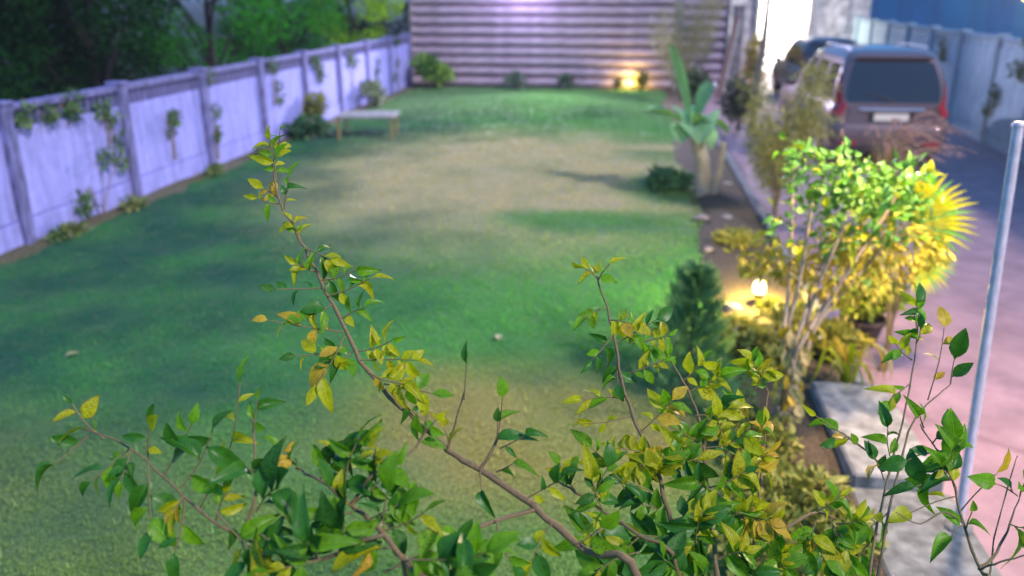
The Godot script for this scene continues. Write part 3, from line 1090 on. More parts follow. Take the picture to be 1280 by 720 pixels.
	var cs := thing("concrete_step", "pale grey concrete step between the bed and the driveway", "step", Vector3(1.62, -0.12, -5.05))
	b = MB.new()
	b.box(Vector3(0.0, 0.13, 0), Vector3(0.5, 0.3, 1.25), Basis.IDENTITY, 0.015)
	part("upper_tread", b.mesh(), M.concrete, cs)
	b = MB.new()
	b.box(Vector3(0.01, 0.1, 1.48), Vector3(0.56, 0.2, 1.7), Basis.IDENTITY, 0.015)
	part("lower_tread", b.mesh(), M.concrete_dark, cs)

	var lp := thing("leaning_post", "leaning reddish brown timber post beside the slatted gate panel", "post", Vector3(2.552, 0.205, -25.330))
	b = MB.new()
	var lean: Vector3 = Vector3(2.965, 2.120, -26.275) - lp.position
	b.box(lean * 0.5 + lean.normalized() * -0.1, Vector3(0.16, lean.length() + 0.3, 0.08), Basis(Quaternion(Vector3.UP, lean.normalized())), 0.01)
	part("shaft", b.mesh(), M.wood, lp)
	b = MB.new()
	b.box(lean * 0.5 + lean.normalized() * -0.1 + Vector3(0.1, 0, 0.01), Vector3(0.035, lean.length() + 0.2, 0.09), Basis(Quaternion(Vector3.UP, lean.normalized())), 0.006)
	part("edge_strip", b.mesh(), M.white_paint, lp)

	# stones along the bed edge
	var stm: Array[ArrayMesh] = []
	for k in 3:
		b = MB.new()
		var prof := []
		var rs := []
		for i in 7:
			var row := PackedVector3Array()
			var ph := PI * i / 6.0
			for j in 10:
				var a := -TAU * j / 10.0
				var r := 1.0 + 0.22 * sin(a * 2.0 + k * 1.7 + i) + 0.1 * sin(a * 3.0 + i * 2.0)
				row.append(Vector3(cos(a) * sin(ph) * r, -cos(ph) * 0.6, sin(a) * sin(ph) * r * 0.8))
			rs.append(row)
		b.sheet(rs, true)
		stm.append(b.mesh())
	var spots := [[0.98, -10.75, 0.1, "flat pale stone at the lawn edge below the plantain trunk"], [1.3, -10.8, 0.09, "warm lit stone right of the flat pale stone"], [1.02, -7.42, 0.09, "small pale stone left of the lit spike lamp"], [0.95, -9.3, 0.07, "small dark stone on the soil nearer than the flat pale stone"], [1.55, -8.6, 0.08, "rounded stone on the soil behind the lit spike lamp"], [1.5, -12.9, 0.08, "rounded stone beside the olive wispy tree"]]
	for i in spots.size():
		var q: Array = spots[i]
		var st := part("edging_stone", stm[i % 3], M.stone, self, Transform3D(Basis.IDENTITY.rotated(Vector3.UP, i * 1.3).scaled(Vector3(q[2], q[2] * 0.7, q[2])), Vector3(q[0], 0.05, q[1])))
		tag(st, q[3], "stone", "stones along the planted bed")

	# fallen leaves on the grass
	for q in [[-4.38, -5.59, "P", "pale fallen leaf lying on the dark grass at far left"], [-3.4, -8.2, "P", "pale fallen leaf on the grass left of the arching branch"], [-2.9, -7.7, "O", "yellow fallen leaf on the grass left of the arching branch"], [-1.0, -6.4, "P", "pale fallen leaf on the grass in mid lawn"]]:
		var fb := aim(Vector3(rnd(-1, 1), 0.05, rnd(-1, 1)), Vector3.UP).scaled(Vector3.ONE * 0.11)
		tag(part("fallen_leaf", leafs[2], M["leaf_" + q[2]], self, Transform3D(fb, Vector3(q[0], 0.035, q[1]))), q[3], "leaf", "fallen leaves on the lawn")

	# ------------------------------------------------------------ plants of the bed and the far end
	bush("leafy_shrub", "bright green leafy shrub in the far left corner of the lawn", Vector3(-6.1, 0, -26.2), Vector3(0.75, 0.55, 0.5), 1500, 0.16, Color(0.04, 0.2, 0.03), Color(0.25, 0.42, 0.03))
	bush("leafy_shrub", "dull shrub left of centre at the foot of the slatted screen", Vector3(-3.6, 0, -26.5), Vector3(0.42, 0.3, 0.3), 500, 0.12, Color(0.06, 0.13, 0.09), Color(0.16, 0.24, 0.14))
	bush("leafy_shrub", "dull shrub at the middle of the slatted screen", Vector3(-2.0, 0, -26.6), Vector3(0.28, 0.3, 0.25), 400, 0.12, Color(0.05, 0.12, 0.09), Color(0.14, 0.22, 0.13))
	bush("leafy_shrub", "small olive shrub beside the warm lamp under the slatted screen", Vector3(0.3, 0, -26.45), Vector3(0.25, 0.36, 0.22), 350, 0.12, Color(0.14, 0.15, 0.02), Color(0.26, 0.24, 0.03))
	bush("leafy_shrub", "tiny dark shrub left of the warm lamp under the slatted screen", Vector3(-0.4, 0, -26.6), Vector3(0.15, 0.22, 0.15), 180, 0.1, Color(0.03, 0.06, 0.03), Color(0.08, 0.1, 0.04))
	bush("leafy_shrub", "dark shrub growing against the left wall beyond the arching branch", Vector3(-6.6, 0, -16.6), Vector3(0.45, 0.22, 0.7), 700, 0.16, Color(0.015, 0.07, 0.03), Color(0.05, 0.16, 0.05))
	bush("leafy_shrub", "yellow green shrub rising against the left wall near the bench", Vector3(-6.75, 0, -17.6), Vector3(0.28, 0.45, 0.4), 500, 0.14, Color(0.1, 0.15, 0.05), Color(0.3, 0.32, 0.06))
	bush("leafy_shrub", "low pale shrub at the wall behind the bench", Vector3(-6.6, 0, -21.5), Vector3(0.35, 0.4, 0.6), 450, 0.14, Color(0.1, 0.17, 0.09), Color(0.24, 0.3, 0.16))
	bush("leafy_shrub", "low dark feathery shrub on the lawn edge under the plantain", Vector3(0.6, 0, -12.6), Vector3(0.42, 0.14, 0.4), 700, 0.13, Color(0.015, 0.085, 0.04), Color(0.05, 0.2, 0.08))
	bush("leafy_shrub", "dark shrub in the bed between the slim tree and the dark car", Vector3(2.35, -0.02, -18.9), Vector3(0.5, 0.6, 0.45), 1200, 0.13, Color(0.02, 0.04, 0.03), Color(0.07, 0.11, 0.06))
	bush("leafy_shrub", "dark upright shrub behind the plantain next to the leaning post", Vector3(1.5, 0, -20.6), Vector3(0.4, 0.62, 0.4), 900, 0.13, Color(0.03, 0.06, 0.03), Color(0.1, 0.15, 0.05))
	bush("leafy_shrub", "shrub with yellow light painted into its leaves in front of the bright entrance", Vector3(3.75, -0.1, -27.6), Vector3(0.45, 1.0, 0.4), 1000, 0.14, Color(0.3, 0.25, 0.05), Color(0.6, 0.45, 0.08))  # entrance glow is carried by the yellow leaf colours
	bush("leafy_shrub", "round yellow green shrub in the dark pot right of the bushy tree", Vector3(2.0, 0.2, -6.85), Vector3(0.32, 0.26, 0.3), 1500, 0.08, Color(0.16, 0.3, 0.02), Color(0.46, 0.5, 0.03))
	bush("leafy_shrub", "yellow low shrub in the bed in front of the pot", Vector3(1.62, 0.0, -6.35), Vector3(0.28, 0.2, 0.25), 500, 0.09, Color(0.2, 0.22, 0.02), Color(0.5, 0.42, 0.04))

	var pot := thing("flower_pot", "dark round pot beside the bushy tree holding the yellow green shrub", "pot", Vector3(2.0, -0.02, -6.85))
	b = MB.new()
	b.lathe(Vector3.ZERO, [Vector2(0.003, 0.0), Vector2(0.12, 0.0), Vector2(0.17, 0.2), Vector2(0.175, 0.21)], 22)
	part("bowl", b.mesh(), M.terracotta, pot)
	b = MB.new()
	b.lathe(Vector3.ZERO, [Vector2(0.175, 0.21), Vector2(0.19, 0.215), Vector2(0.19, 0.25), Vector2(0.17, 0.255), Vector2(0.16, 0.22), Vector2(0.003, 0.22)], 22)
	part("pot_rim", b.mesh(), M.terracotta, pot)

	wispy("wispy_tree", "hazy olive wispy tree standing left of the silver car", Vector3(1.98, 0, -11.3), 1.9, 0.5, 5500, Color(0.15, 0.18, 0.05), Color(0.32, 0.33, 0.1))
	wispy("wispy_tree", "pale olive wispy tree in front of the slatted gate panel", Vector3(1.35, 0, -23.4), 3.0, 0.9, 8000, Color(0.2, 0.2, 0.08), Color(0.36, 0.33, 0.16))
	var st2 := thing("slim_tree", "slim grey trunk rising out of view before the lit entrance", "tree", Vector3(2.55, -0.05, -18.3))
	b = MB.new()
	var stp := smooth_path([Vector3.ZERO, Vector3(0.03, 1.0, 0), Vector3(0.1, 2.2, 0), Vector3(0.1, 3.6, 0)], 4)
	b.tube(stp, taper(stp.size(), 0.09, 0.05), 9)
	part("trunk", b.mesh(), M.grey_bark, st2)
	var scl := []
	for i in 7: scl.append([Vector3(rnd(-0.6, 0.6), 3.9 + rnd(-0.3, 0.7), rnd(-0.6, 0.6)), Vector3(0.5, 0.4, 0.5)])
	cloud(st2, "crown", scl, 1500, 0.14, Color(0.04, 0.09, 0.02), Color(0.14, 0.2, 0.04), M.tree_leaf)

	for q in [[-6.75, -8.9, "weed clump at the foot of the second post of the left wall"], [-6.7, -10.3, "weed clump at the foot of the left wall under the straggling creeper"], [-6.75, -12.6, "weed clump at the foot of the left wall below the climbing creeper"], [-6.7, -14.5, "weed clump at the foot of the left wall nearer than the dark shrub"]]:
		bush("weed_clump", q[2], Vector3(-6.62, 0.0, q[1]), Vector3(0.14, 0.1, 0.3), 260, 0.09, Color(0.04, 0.12, 0.03), Color(0.22, 0.26, 0.09), "weeds along the left wall")
	for q in [[1.1, -3.9, "low olive shrub at the near corner of the concrete step"], [0.75, -3.7, "low olive shrub nearest the lawn beside the near end of the step"], [0.85, -4.9, "low olive shrub left of the bushy tree base"], [0.98, -4.3, "low olive shrub at the nearest end of the bed beside the concrete step"], [1.2, -6.3, "low olive shrub between the bushy tree and the lit spike lamp"], [1.45, -7.1, "low olive shrub just right of the lit spike lamp"], [0.95, -6.6, "low olive shrub in the bed behind the conifer"], [1.3, -9.6, "low olive shrub in the bed halfway to the plantain"]]:
		bush("bed_shrub", q[2], Vector3(q[0], 0.0, q[1]), Vector3(0.32, 0.13, 0.34), 700, 0.075, Color(0.12, 0.17, 0.03), Color(0.34, 0.34, 0.06), "low olive shrubs in the bed")
	plantain()
	conifer()
	bushy_tree()
	fan_palm()
	plume_grass()
	strap_plant()

	# ------------------------------------------------------------ near shrubs, leaf by leaf
	var shoots := {
		"arching": [[
			{"from": 0.016, "to": 0.0025, "path": [Vector3(0.066, 1.583, -1.470), Vector3(-0.046, 1.622, -1.521), Vector3(-0.175, 1.688, -1.580), Vector3(-0.300, 1.734, -1.633), Vector3(-0.380, 1.764, -1.664), Vector3(-0.475, 1.818, -1.712), Vector3(-0.597, 1.894, -1.776), Vector3(-0.672, 1.980, -1.838), Vector3(-0.750, 2.078, -1.905), Vector3(-0.820, 2.162, -1.967), Vector3(-0.887, 2.240, -2.028), Vector3(-0.925, 2.334, -2.077)]},
			{"from": 0.008, "to": 0.003, "path": [Vector3(-0.165, 1.679, -1.578), Vector3(-0.237, 1.687, -1.518), Vector3(-0.303, 1.693, -1.457), Vector3(-0.373, 1.682, -1.390), Vector3(-0.439, 1.679, -1.327)]},
			{"from": 0.007, "to": 0.002, "path": [Vector3(-0.300, 1.734, -1.633), Vector3(-0.272, 1.782, -1.653), Vector3(-0.262, 1.824, -1.691), Vector3(-0.261, 1.850, -1.721)]},
			{"from": 0.004, "to": 0.002, "path": [Vector3(-0.380, 1.764, -1.664), Vector3(-0.356, 1.851, -1.666), Vector3(-0.340, 1.911, -1.668)]},
		], [
			{"a": Vector3(-0.912, 2.294, -2.065), "b": Vector3(-0.919, 2.393, -2.067), "n": 9, "size": 0.054, "tint": "YYG"},
			{"a": Vector3(-0.895, 2.235, -2.047), "b": Vector3(-0.945, 2.256, -2.015), "n": 4, "size": 0.049, "tint": "GY"},
			{"a": Vector3(-0.888, 2.221, -2.043), "b": Vector3(-0.865, 2.301, -2.042), "n": 5, "size": 0.049, "tint": "GDY"},
			{"a": Vector3(-0.916, 2.236, -2.087), "b": Vector3(-0.947, 2.272, -2.063), "n": 5, "size": 0.046, "tint": "YO"},
			{"a": Vector3(-0.933, 2.330, -2.096), "b": Vector3(-0.904, 2.415, -2.098), "n": 5, "size": 0.046, "tint": "YG"},
			{"a": Vector3(-0.801, 2.148, -1.944), "b": Vector3(-0.725, 2.129, -1.915), "n": 6, "size": 0.060, "tint": "DGY"},
			{"a": Vector3(-0.750, 2.078, -1.905), "b": Vector3(-0.653, 2.110, -1.897), "n": 6, "size": 0.059, "tint": "DGG"},
			{"a": Vector3(-0.722, 2.047, -1.876), "b": Vector3(-0.612, 2.098, -1.877), "n": 5, "size": 0.055, "tint": "GYD"},
			{"a": Vector3(-0.739, 2.059, -1.900), "b": Vector3(-0.846, 2.066, -1.855), "n": 4, "size": 0.063, "tint": "D"},
			{"a": Vector3(-0.711, 2.028, -1.871), "b": Vector3(-0.758, 2.011, -1.827), "n": 6, "size": 0.062, "tint": "DGY"},
			{"a": Vector3(-0.689, 1.991, -1.861), "b": Vector3(-0.623, 2.030, -1.852), "n": 5, "size": 0.055, "tint": "YGD"},
			{"a": Vector3(-0.672, 1.970, -1.835), "b": Vector3(-0.846, 2.009, -1.792), "n": 5, "size": 0.069, "tint": "YO"},
			{"a": Vector3(-0.658, 1.976, -1.796), "b": Vector3(-0.709, 1.880, -1.723), "n": 5, "size": 0.098, "tint": "YO"},
			{"a": Vector3(-0.657, 1.946, -1.818), "b": Vector3(-0.771, 1.931, -1.765), "n": 5, "size": 0.061, "tint": "DYG"},
			{"a": Vector3(-0.647, 1.928, -1.813), "b": Vector3(-0.678, 1.918, -1.773), "n": 6, "size": 0.065, "tint": "GDY"},
			{"a": Vector3(-0.637, 1.928, -1.814), "b": Vector3(-0.543, 1.967, -1.809), "n": 8, "size": 0.054, "tint": "YYG"},
			{"a": Vector3(-0.620, 1.918, -1.791), "b": Vector3(-0.479, 1.930, -1.783), "n": 9, "size": 0.061, "tint": "YY"},
			{"a": Vector3(-0.591, 1.903, -1.758), "b": Vector3(-0.497, 1.889, -1.734), "n": 8, "size": 0.064, "tint": "YYO"},
			{"a": Vector3(-0.552, 1.876, -1.754), "b": Vector3(-0.431, 1.868, -1.736), "n": 6, "size": 0.056, "tint": "GY"},
			{"a": Vector3(-0.507, 1.849, -1.729), "b": Vector3(-0.442, 1.818, -1.696), "n": 4, "size": 0.056, "tint": "DG"},
			{"a": Vector3(-0.825, 2.157, -1.986), "b": Vector3(-0.838, 2.213, -1.972), "n": 6, "size": 0.044, "tint": "YG"},
			{"a": Vector3(-0.768, 2.091, -1.928), "b": Vector3(-0.804, 2.119, -1.901), "n": 6, "size": 0.048, "tint": "YG"},
			{"a": Vector3(-0.339, 1.894, -1.662), "b": Vector3(-0.332, 1.983, -1.662), "n": 1, "size": 0.077, "tint": "D"},
			{"a": Vector3(-0.265, 1.811, -1.696), "b": Vector3(-0.257, 1.889, -1.693), "n": 2, "size": 0.065, "tint": "DG"},
			{"a": Vector3(-0.270, 1.791, -1.657), "b": Vector3(-0.261, 1.852, -1.647), "n": 2, "size": 0.071, "tint": "GD"},
			{"a": Vector3(-0.257, 1.782, -1.655), "b": Vector3(-0.201, 1.823, -1.645), "n": 2, "size": 0.053, "tint": "D"},
			{"a": Vector3(-0.296, 1.742, -1.614), "b": Vector3(-0.287, 1.721, -1.576), "n": 1, "size": 0.077, "tint": "D"},
			{"a": Vector3(-0.261, 1.742, -1.619), "b": Vector3(-0.223, 1.774, -1.604), "n": 2, "size": 0.060, "tint": "G"},
			{"a": Vector3(-0.194, 1.694, -1.590), "b": Vector3(-0.115, 1.752, -1.590), "n": 5, "size": 0.052, "tint": "GYD"},
			{"a": Vector3(-0.378, 1.769, -1.655), "b": Vector3(-0.383, 1.830, -1.644), "n": 2, "size": 0.054, "tint": "YG"},
			{"a": Vector3(-0.126, 1.679, -1.530), "b": Vector3(-0.162, 1.625, -1.474), "n": 5, "size": 0.071, "tint": "GYD"},
			{"a": Vector3(-0.334, 1.683, -1.439), "b": Vector3(-0.279, 1.691, -1.417), "n": 4, "size": 0.078, "tint": "GD"},
			{"a": Vector3(-0.302, 1.699, -1.449), "b": Vector3(-0.343, 1.679, -1.404), "n": 4, "size": 0.081, "tint": "GD"},
			{"a": Vector3(-0.073, 1.638, -1.523), "b": Vector3(-0.023, 1.689, -1.516), "n": 5, "size": 0.064, "tint": "YGO"},
			{"a": Vector3(-0.242, 1.699, -1.500), "b": Vector3(-0.201, 1.630, -1.449), "n": 5, "size": 0.067, "tint": "GD"},
		]],
		"spreading": [[
			{"from": 0.014, "to": 0.003, "path": [Vector3(-0.223, 1.661, -1.190), Vector3(-0.323, 1.716, -1.249), Vector3(-0.389, 1.733, -1.299), Vector3(-0.461, 1.755, -1.361), Vector3(-0.529, 1.765, -1.419), Vector3(-0.617, 1.779, -1.476), Vector3(-0.691, 1.771, -1.527)]},
			{"from": 0.009, "to": 0.002, "path": [Vector3(-0.389, 1.733, -1.299), Vector3(-0.554, 1.720, -1.293), Vector3(-0.736, 1.725, -1.333), Vector3(-0.881, 1.770, -1.393), Vector3(-1.030, 1.833, -1.459), Vector3(-1.178, 1.845, -1.507)]},
			{"from": 0.006, "to": 0.002, "path": [Vector3(-0.736, 1.725, -1.333), Vector3(-0.708, 1.804, -1.365), Vector3(-0.732, 1.874, -1.429), Vector3(-0.757, 1.917, -1.484)]},
			{"from": 0.006, "to": 0.002, "path": [Vector3(-0.529, 1.765, -1.419), Vector3(-0.483, 1.828, -1.447), Vector3(-0.413, 1.854, -1.509), Vector3(-0.400, 1.906, -1.572)]},
		], [
			{"a": Vector3(-1.159, 1.828, -1.503), "b": Vector3(-1.210, 1.785, -1.449), "n": 2, "size": 0.101, "tint": "D"},
			{"a": Vector3(-1.124, 1.823, -1.507), "b": Vector3(-1.178, 1.909, -1.497), "n": 5, "size": 0.059, "tint": "GDY"},
			{"a": Vector3(-1.030, 1.833, -1.459), "b": Vector3(-1.032, 1.785, -1.410), "n": 6, "size": 0.067, "tint": "DDG"},
			{"a": Vector3(-1.042, 1.823, -1.475), "b": Vector3(-1.103, 1.774, -1.417), "n": 5, "size": 0.061, "tint": "DG"},
			{"a": Vector3(-0.969, 1.822, -1.421), "b": Vector3(-0.939, 1.713, -1.355), "n": 5, "size": 0.069, "tint": "DG"},
			{"a": Vector3(-0.881, 1.770, -1.393), "b": Vector3(-0.880, 1.679, -1.329), "n": 4, "size": 0.072, "tint": "DG"},
			{"a": Vector3(-0.992, 1.809, -1.456), "b": Vector3(-0.971, 1.904, -1.460), "n": 4, "size": 0.061, "tint": "GDY"},
			{"a": Vector3(-0.946, 1.787, -1.433), "b": Vector3(-0.877, 1.906, -1.453), "n": 5, "size": 0.077, "tint": "DG"},
			{"a": Vector3(-0.900, 1.774, -1.414), "b": Vector3(-0.825, 1.900, -1.436), "n": 4, "size": 0.086, "tint": "DG"},
			{"a": Vector3(-0.881, 1.770, -1.393), "b": Vector3(-0.889, 1.756, -1.355), "n": 5, "size": 0.055, "tint": "YO"},
			{"a": Vector3(-0.722, 1.838, -1.397), "b": Vector3(-0.725, 1.862, -1.372), "n": 2, "size": 0.067, "tint": "GD"},
			{"a": Vector3(-0.750, 1.890, -1.465), "b": Vector3(-0.730, 1.967, -1.462), "n": 4, "size": 0.062, "tint": "GD"},
			{"a": Vector3(-0.706, 1.773, -1.355), "b": Vector3(-0.657, 1.835, -1.351), "n": 5, "size": 0.101, "tint": "D"},
			{"a": Vector3(-0.704, 1.755, -1.327), "b": Vector3(-0.660, 1.751, -1.300), "n": 5, "size": 0.081, "tint": "DDG"},
			{"a": Vector3(-0.547, 1.733, -1.277), "b": Vector3(-0.561, 1.781, -1.260), "n": 8, "size": 0.078, "tint": "DGD"},
			{"a": Vector3(-0.517, 1.733, -1.281), "b": Vector3(-0.496, 1.816, -1.281), "n": 8, "size": 0.075, "tint": "DDG"},
			{"a": Vector3(-0.666, 1.774, -1.510), "b": Vector3(-0.708, 1.838, -1.495), "n": 6, "size": 0.058, "tint": "YOG"},
			{"a": Vector3(-0.617, 1.779, -1.476), "b": Vector3(-0.559, 1.851, -1.477), "n": 8, "size": 0.067, "tint": "GYD"},
			{"a": Vector3(-0.552, 1.767, -1.438), "b": Vector3(-0.516, 1.902, -1.458), "n": 6, "size": 0.078, "tint": "GD"},
			{"a": Vector3(-0.529, 1.765, -1.419), "b": Vector3(-0.443, 1.859, -1.432), "n": 8, "size": 0.071, "tint": "DG"},
			{"a": Vector3(-0.483, 1.828, -1.447), "b": Vector3(-0.477, 1.889, -1.438), "n": 5, "size": 0.068, "tint": "DGY"},
			{"a": Vector3(-0.514, 1.762, -1.399), "b": Vector3(-0.554, 1.824, -1.383), "n": 6, "size": 0.067, "tint": "GDY"},
			{"a": Vector3(-0.483, 1.758, -1.380), "b": Vector3(-0.413, 1.806, -1.375), "n": 6, "size": 0.075, "tint": "GD"},
			{"a": Vector3(-0.453, 1.747, -1.359), "b": Vector3(-0.361, 1.802, -1.359), "n": 6, "size": 0.071, "tint": "GDY"},
			{"a": Vector3(-0.417, 1.742, -1.320), "b": Vector3(-0.470, 1.754, -1.284), "n": 6, "size": 0.082, "tint": "YGO"},
			{"a": Vector3(-0.384, 1.746, -1.283), "b": Vector3(-0.296, 1.765, -1.270), "n": 5, "size": 0.074, "tint": "GD"},
			{"a": Vector3(-0.445, 1.740, -1.358), "b": Vector3(-0.433, 1.839, -1.362), "n": 2, "size": 0.081, "tint": "G"},
			{"a": Vector3(-0.727, 1.737, -1.318), "b": Vector3(-0.695, 1.692, -1.274), "n": 5, "size": 0.078, "tint": "YOD"},
			{"a": Vector3(-0.804, 1.734, -1.370), "b": Vector3(-0.769, 1.813, -1.371), "n": 5, "size": 0.058, "tint": "YG"},
			{"a": Vector3(-0.418, 1.844, -1.526), "b": Vector3(-0.372, 1.914, -1.525), "n": 4, "size": 0.057, "tint": "GY"},
			{"a": Vector3(-0.925, 1.654, -1.517), "b": Vector3(-0.835, 1.933, -1.596), "n": 6, "size": 0.071, "tint": "YG"},
			{"a": Vector3(-0.767, 1.796, -1.312), "b": Vector3(-0.642, 1.727, -1.272), "n": 5, "size": 0.077, "tint": "DG"},
			{"a": Vector3(-0.323, 1.716, -1.249), "b": Vector3(-0.246, 1.763, -1.244), "n": 8, "size": 0.073, "tint": "DG"},
			{"a": Vector3(-0.329, 1.696, -1.273), "b": Vector3(-0.223, 1.779, -1.285), "n": 8, "size": 0.071, "tint": "GD"},
			{"a": Vector3(-0.547, 1.733, -1.277), "b": Vector3(-0.625, 1.731, -1.233), "n": 8, "size": 0.075, "tint": "DGY"},
			{"a": Vector3(-0.522, 1.762, -1.397), "b": Vector3(-0.583, 1.764, -1.358), "n": 6, "size": 0.073, "tint": "GD"},
		]],
		"dense": [[
			{"from": 0.014, "to": 0.003, "path": [Vector3(0.185, 1.371, -1.572), Vector3(0.165, 1.476, -1.659), Vector3(0.137, 1.558, -1.791), Vector3(0.096, 1.636, -1.920), Vector3(0.042, 1.709, -1.992), Vector3(0.005, 1.807, -2.075), Vector3(-0.029, 1.911, -2.160), Vector3(-0.068, 2.018, -2.214)]},
			{"from": 0.013, "to": 0.003, "path": [Vector3(0.257, 1.371, -1.582), Vector3(0.252, 1.479, -1.726), Vector3(0.238, 1.567, -1.862), Vector3(0.233, 1.630, -1.990), Vector3(0.215, 1.692, -2.095), Vector3(0.173, 1.744, -2.183)]},
			{"from": 0.01, "to": 0.003, "path": [Vector3(0.165, 1.476, -1.659), Vector3(0.068, 1.563, -1.677), Vector3(-0.018, 1.587, -1.727), Vector3(-0.087, 1.621, -1.750), Vector3(-0.138, 1.632, -1.779)]},
			{"from": 0.012, "to": 0.003, "path": [Vector3(0.327, 1.299, -1.673), Vector3(0.354, 1.415, -1.825), Vector3(0.384, 1.511, -1.969), Vector3(0.406, 1.599, -2.111), Vector3(0.429, 1.679, -2.249)]},
			{"from": 0.009, "to": 0.003, "path": [Vector3(0.354, 1.415, -1.825), Vector3(0.440, 1.491, -1.863), Vector3(0.520, 1.500, -1.931), Vector3(0.585, 1.451, -1.976)]},
		], [
			{"a": Vector3(-0.065, 2.008, -2.210), "b": Vector3(-0.105, 2.049, -2.187), "n": 4, "size": 0.056, "tint": "YY"},
			{"a": Vector3(-0.065, 2.008, -2.210), "b": Vector3(-0.036, 2.059, -2.200), "n": 5, "size": 0.052, "tint": "YGD"},
			{"a": Vector3(-0.041, 1.942, -2.169), "b": Vector3(-0.087, 1.932, -2.127), "n": 5, "size": 0.056, "tint": "YG"},
			{"a": Vector3(-0.029, 1.911, -2.160), "b": Vector3(0.032, 1.911, -2.136), "n": 8, "size": 0.056, "tint": "YOG"},
			{"a": Vector3(-0.020, 1.877, -2.128), "b": Vector3(-0.070, 1.827, -2.071), "n": 5, "size": 0.073, "tint": "DDG"},
			{"a": Vector3(-0.013, 1.856, -2.121), "b": Vector3(0.095, 1.929, -2.130), "n": 8, "size": 0.055, "tint": "GYD"},
			{"a": Vector3(-0.002, 1.823, -2.090), "b": Vector3(0.001, 1.775, -2.041), "n": 4, "size": 0.072, "tint": "DG"},
			{"a": Vector3(0.012, 1.783, -2.078), "b": Vector3(0.120, 1.836, -2.079), "n": 9, "size": 0.059, "tint": "YYG"},
			{"a": Vector3(0.030, 1.730, -2.040), "b": Vector3(-0.090, 1.744, -1.997), "n": 5, "size": 0.071, "tint": "YG"},
			{"a": Vector3(0.042, 1.709, -1.992), "b": Vector3(-0.081, 1.704, -1.941), "n": 4, "size": 0.058, "tint": "Y"},
			{"a": Vector3(0.065, 1.669, -1.981), "b": Vector3(0.142, 1.762, -1.992), "n": 10, "size": 0.062, "tint": "YYGO"},
			{"a": Vector3(0.035, 1.848, -2.147), "b": Vector3(0.130, 1.881, -2.139), "n": 8, "size": 0.052, "tint": "YG"},
			{"a": Vector3(0.173, 1.744, -2.183), "b": Vector3(0.112, 1.841, -2.176), "n": 6, "size": 0.062, "tint": "YG"},
			{"a": Vector3(0.196, 1.711, -2.153), "b": Vector3(0.278, 1.765, -2.151), "n": 9, "size": 0.065, "tint": "YGY"},
			{"a": Vector3(0.173, 1.727, -2.166), "b": Vector3(0.234, 1.803, -2.169), "n": 6, "size": 0.061, "tint": "GY"},
			{"a": Vector3(0.406, 1.599, -2.111), "b": Vector3(0.320, 1.717, -2.108), "n": 9, "size": 0.065, "tint": "YGO"},
			{"a": Vector3(0.429, 1.679, -2.249), "b": Vector3(0.374, 1.778, -2.244), "n": 8, "size": 0.063, "tint": "YG"},
			{"a": Vector3(0.383, 1.679, -2.242), "b": Vector3(0.409, 1.757, -2.241), "n": 8, "size": 0.063, "tint": "YGO"},
			{"a": Vector3(0.214, 1.681, -2.070), "b": Vector3(0.295, 1.715, -2.061), "n": 9, "size": 0.068, "tint": "YGD"},
			{"a": Vector3(0.233, 1.630, -1.990), "b": Vector3(0.331, 1.674, -1.988), "n": 10, "size": 0.070, "tint": "GYD"},
			{"a": Vector3(0.096, 1.641, -1.911), "b": Vector3(0.004, 1.675, -1.878), "n": 9, "size": 0.068, "tint": "GYY"},
			{"a": Vector3(0.106, 1.623, -1.885), "b": Vector3(0.203, 1.657, -1.878), "n": 10, "size": 0.071, "tint": "YYGD"},
			{"a": Vector3(0.127, 1.578, -1.829), "b": Vector3(0.027, 1.632, -1.802), "n": 10, "size": 0.070, "tint": "GYD"},
			{"a": Vector3(0.237, 1.586, -1.869), "b": Vector3(0.320, 1.640, -1.867), "n": 10, "size": 0.071, "tint": "YGD"},
			{"a": Vector3(0.362, 1.550, -1.980), "b": Vector3(0.394, 1.635, -1.983), "n": 10, "size": 0.066, "tint": "YYO"},
			{"a": Vector3(0.383, 1.568, -2.075), "b": Vector3(0.395, 1.665, -2.079), "n": 9, "size": 0.064, "tint": "YOG"},
			{"a": Vector3(0.147, 1.545, -1.778), "b": Vector3(0.239, 1.581, -1.771), "n": 10, "size": 0.076, "tint": "GYD"},
			{"a": Vector3(0.156, 1.515, -1.726), "b": Vector3(0.050, 1.551, -1.692), "n": 10, "size": 0.075, "tint": "GDY"},
			{"a": Vector3(0.242, 1.539, -1.767), "b": Vector3(0.165, 1.503, -1.712), "n": 10, "size": 0.079, "tint": "GDY"},
			{"a": Vector3(0.364, 1.479, -1.870), "b": Vector3(0.288, 1.535, -1.847), "n": 10, "size": 0.071, "tint": "YGD"},
			{"a": Vector3(0.165, 1.476, -1.659), "b": Vector3(0.124, 1.530, -1.641), "n": 9, "size": 0.080, "tint": "GD"},
			{"a": Vector3(0.252, 1.479, -1.726), "b": Vector3(0.313, 1.516, -1.716), "n": 10, "size": 0.079, "tint": "YGD"},
			{"a": Vector3(-0.088, 1.610, -1.768), "b": Vector3(-0.128, 1.690, -1.758), "n": 6, "size": 0.061, "tint": "GYD"},
			{"a": Vector3(-0.018, 1.587, -1.727), "b": Vector3(-0.049, 1.676, -1.722), "n": 8, "size": 0.067, "tint": "GDY"},
			{"a": Vector3(0.011, 1.581, -1.707), "b": Vector3(-0.061, 1.563, -1.659), "n": 8, "size": 0.070, "tint": "GYD"},
			{"a": Vector3(0.068, 1.563, -1.677), "b": Vector3(0.015, 1.530, -1.626), "n": 9, "size": 0.077, "tint": "GDY"},
			{"a": Vector3(0.424, 1.479, -1.878), "b": Vector3(0.366, 1.554, -1.865), "n": 9, "size": 0.063, "tint": "YYG"},
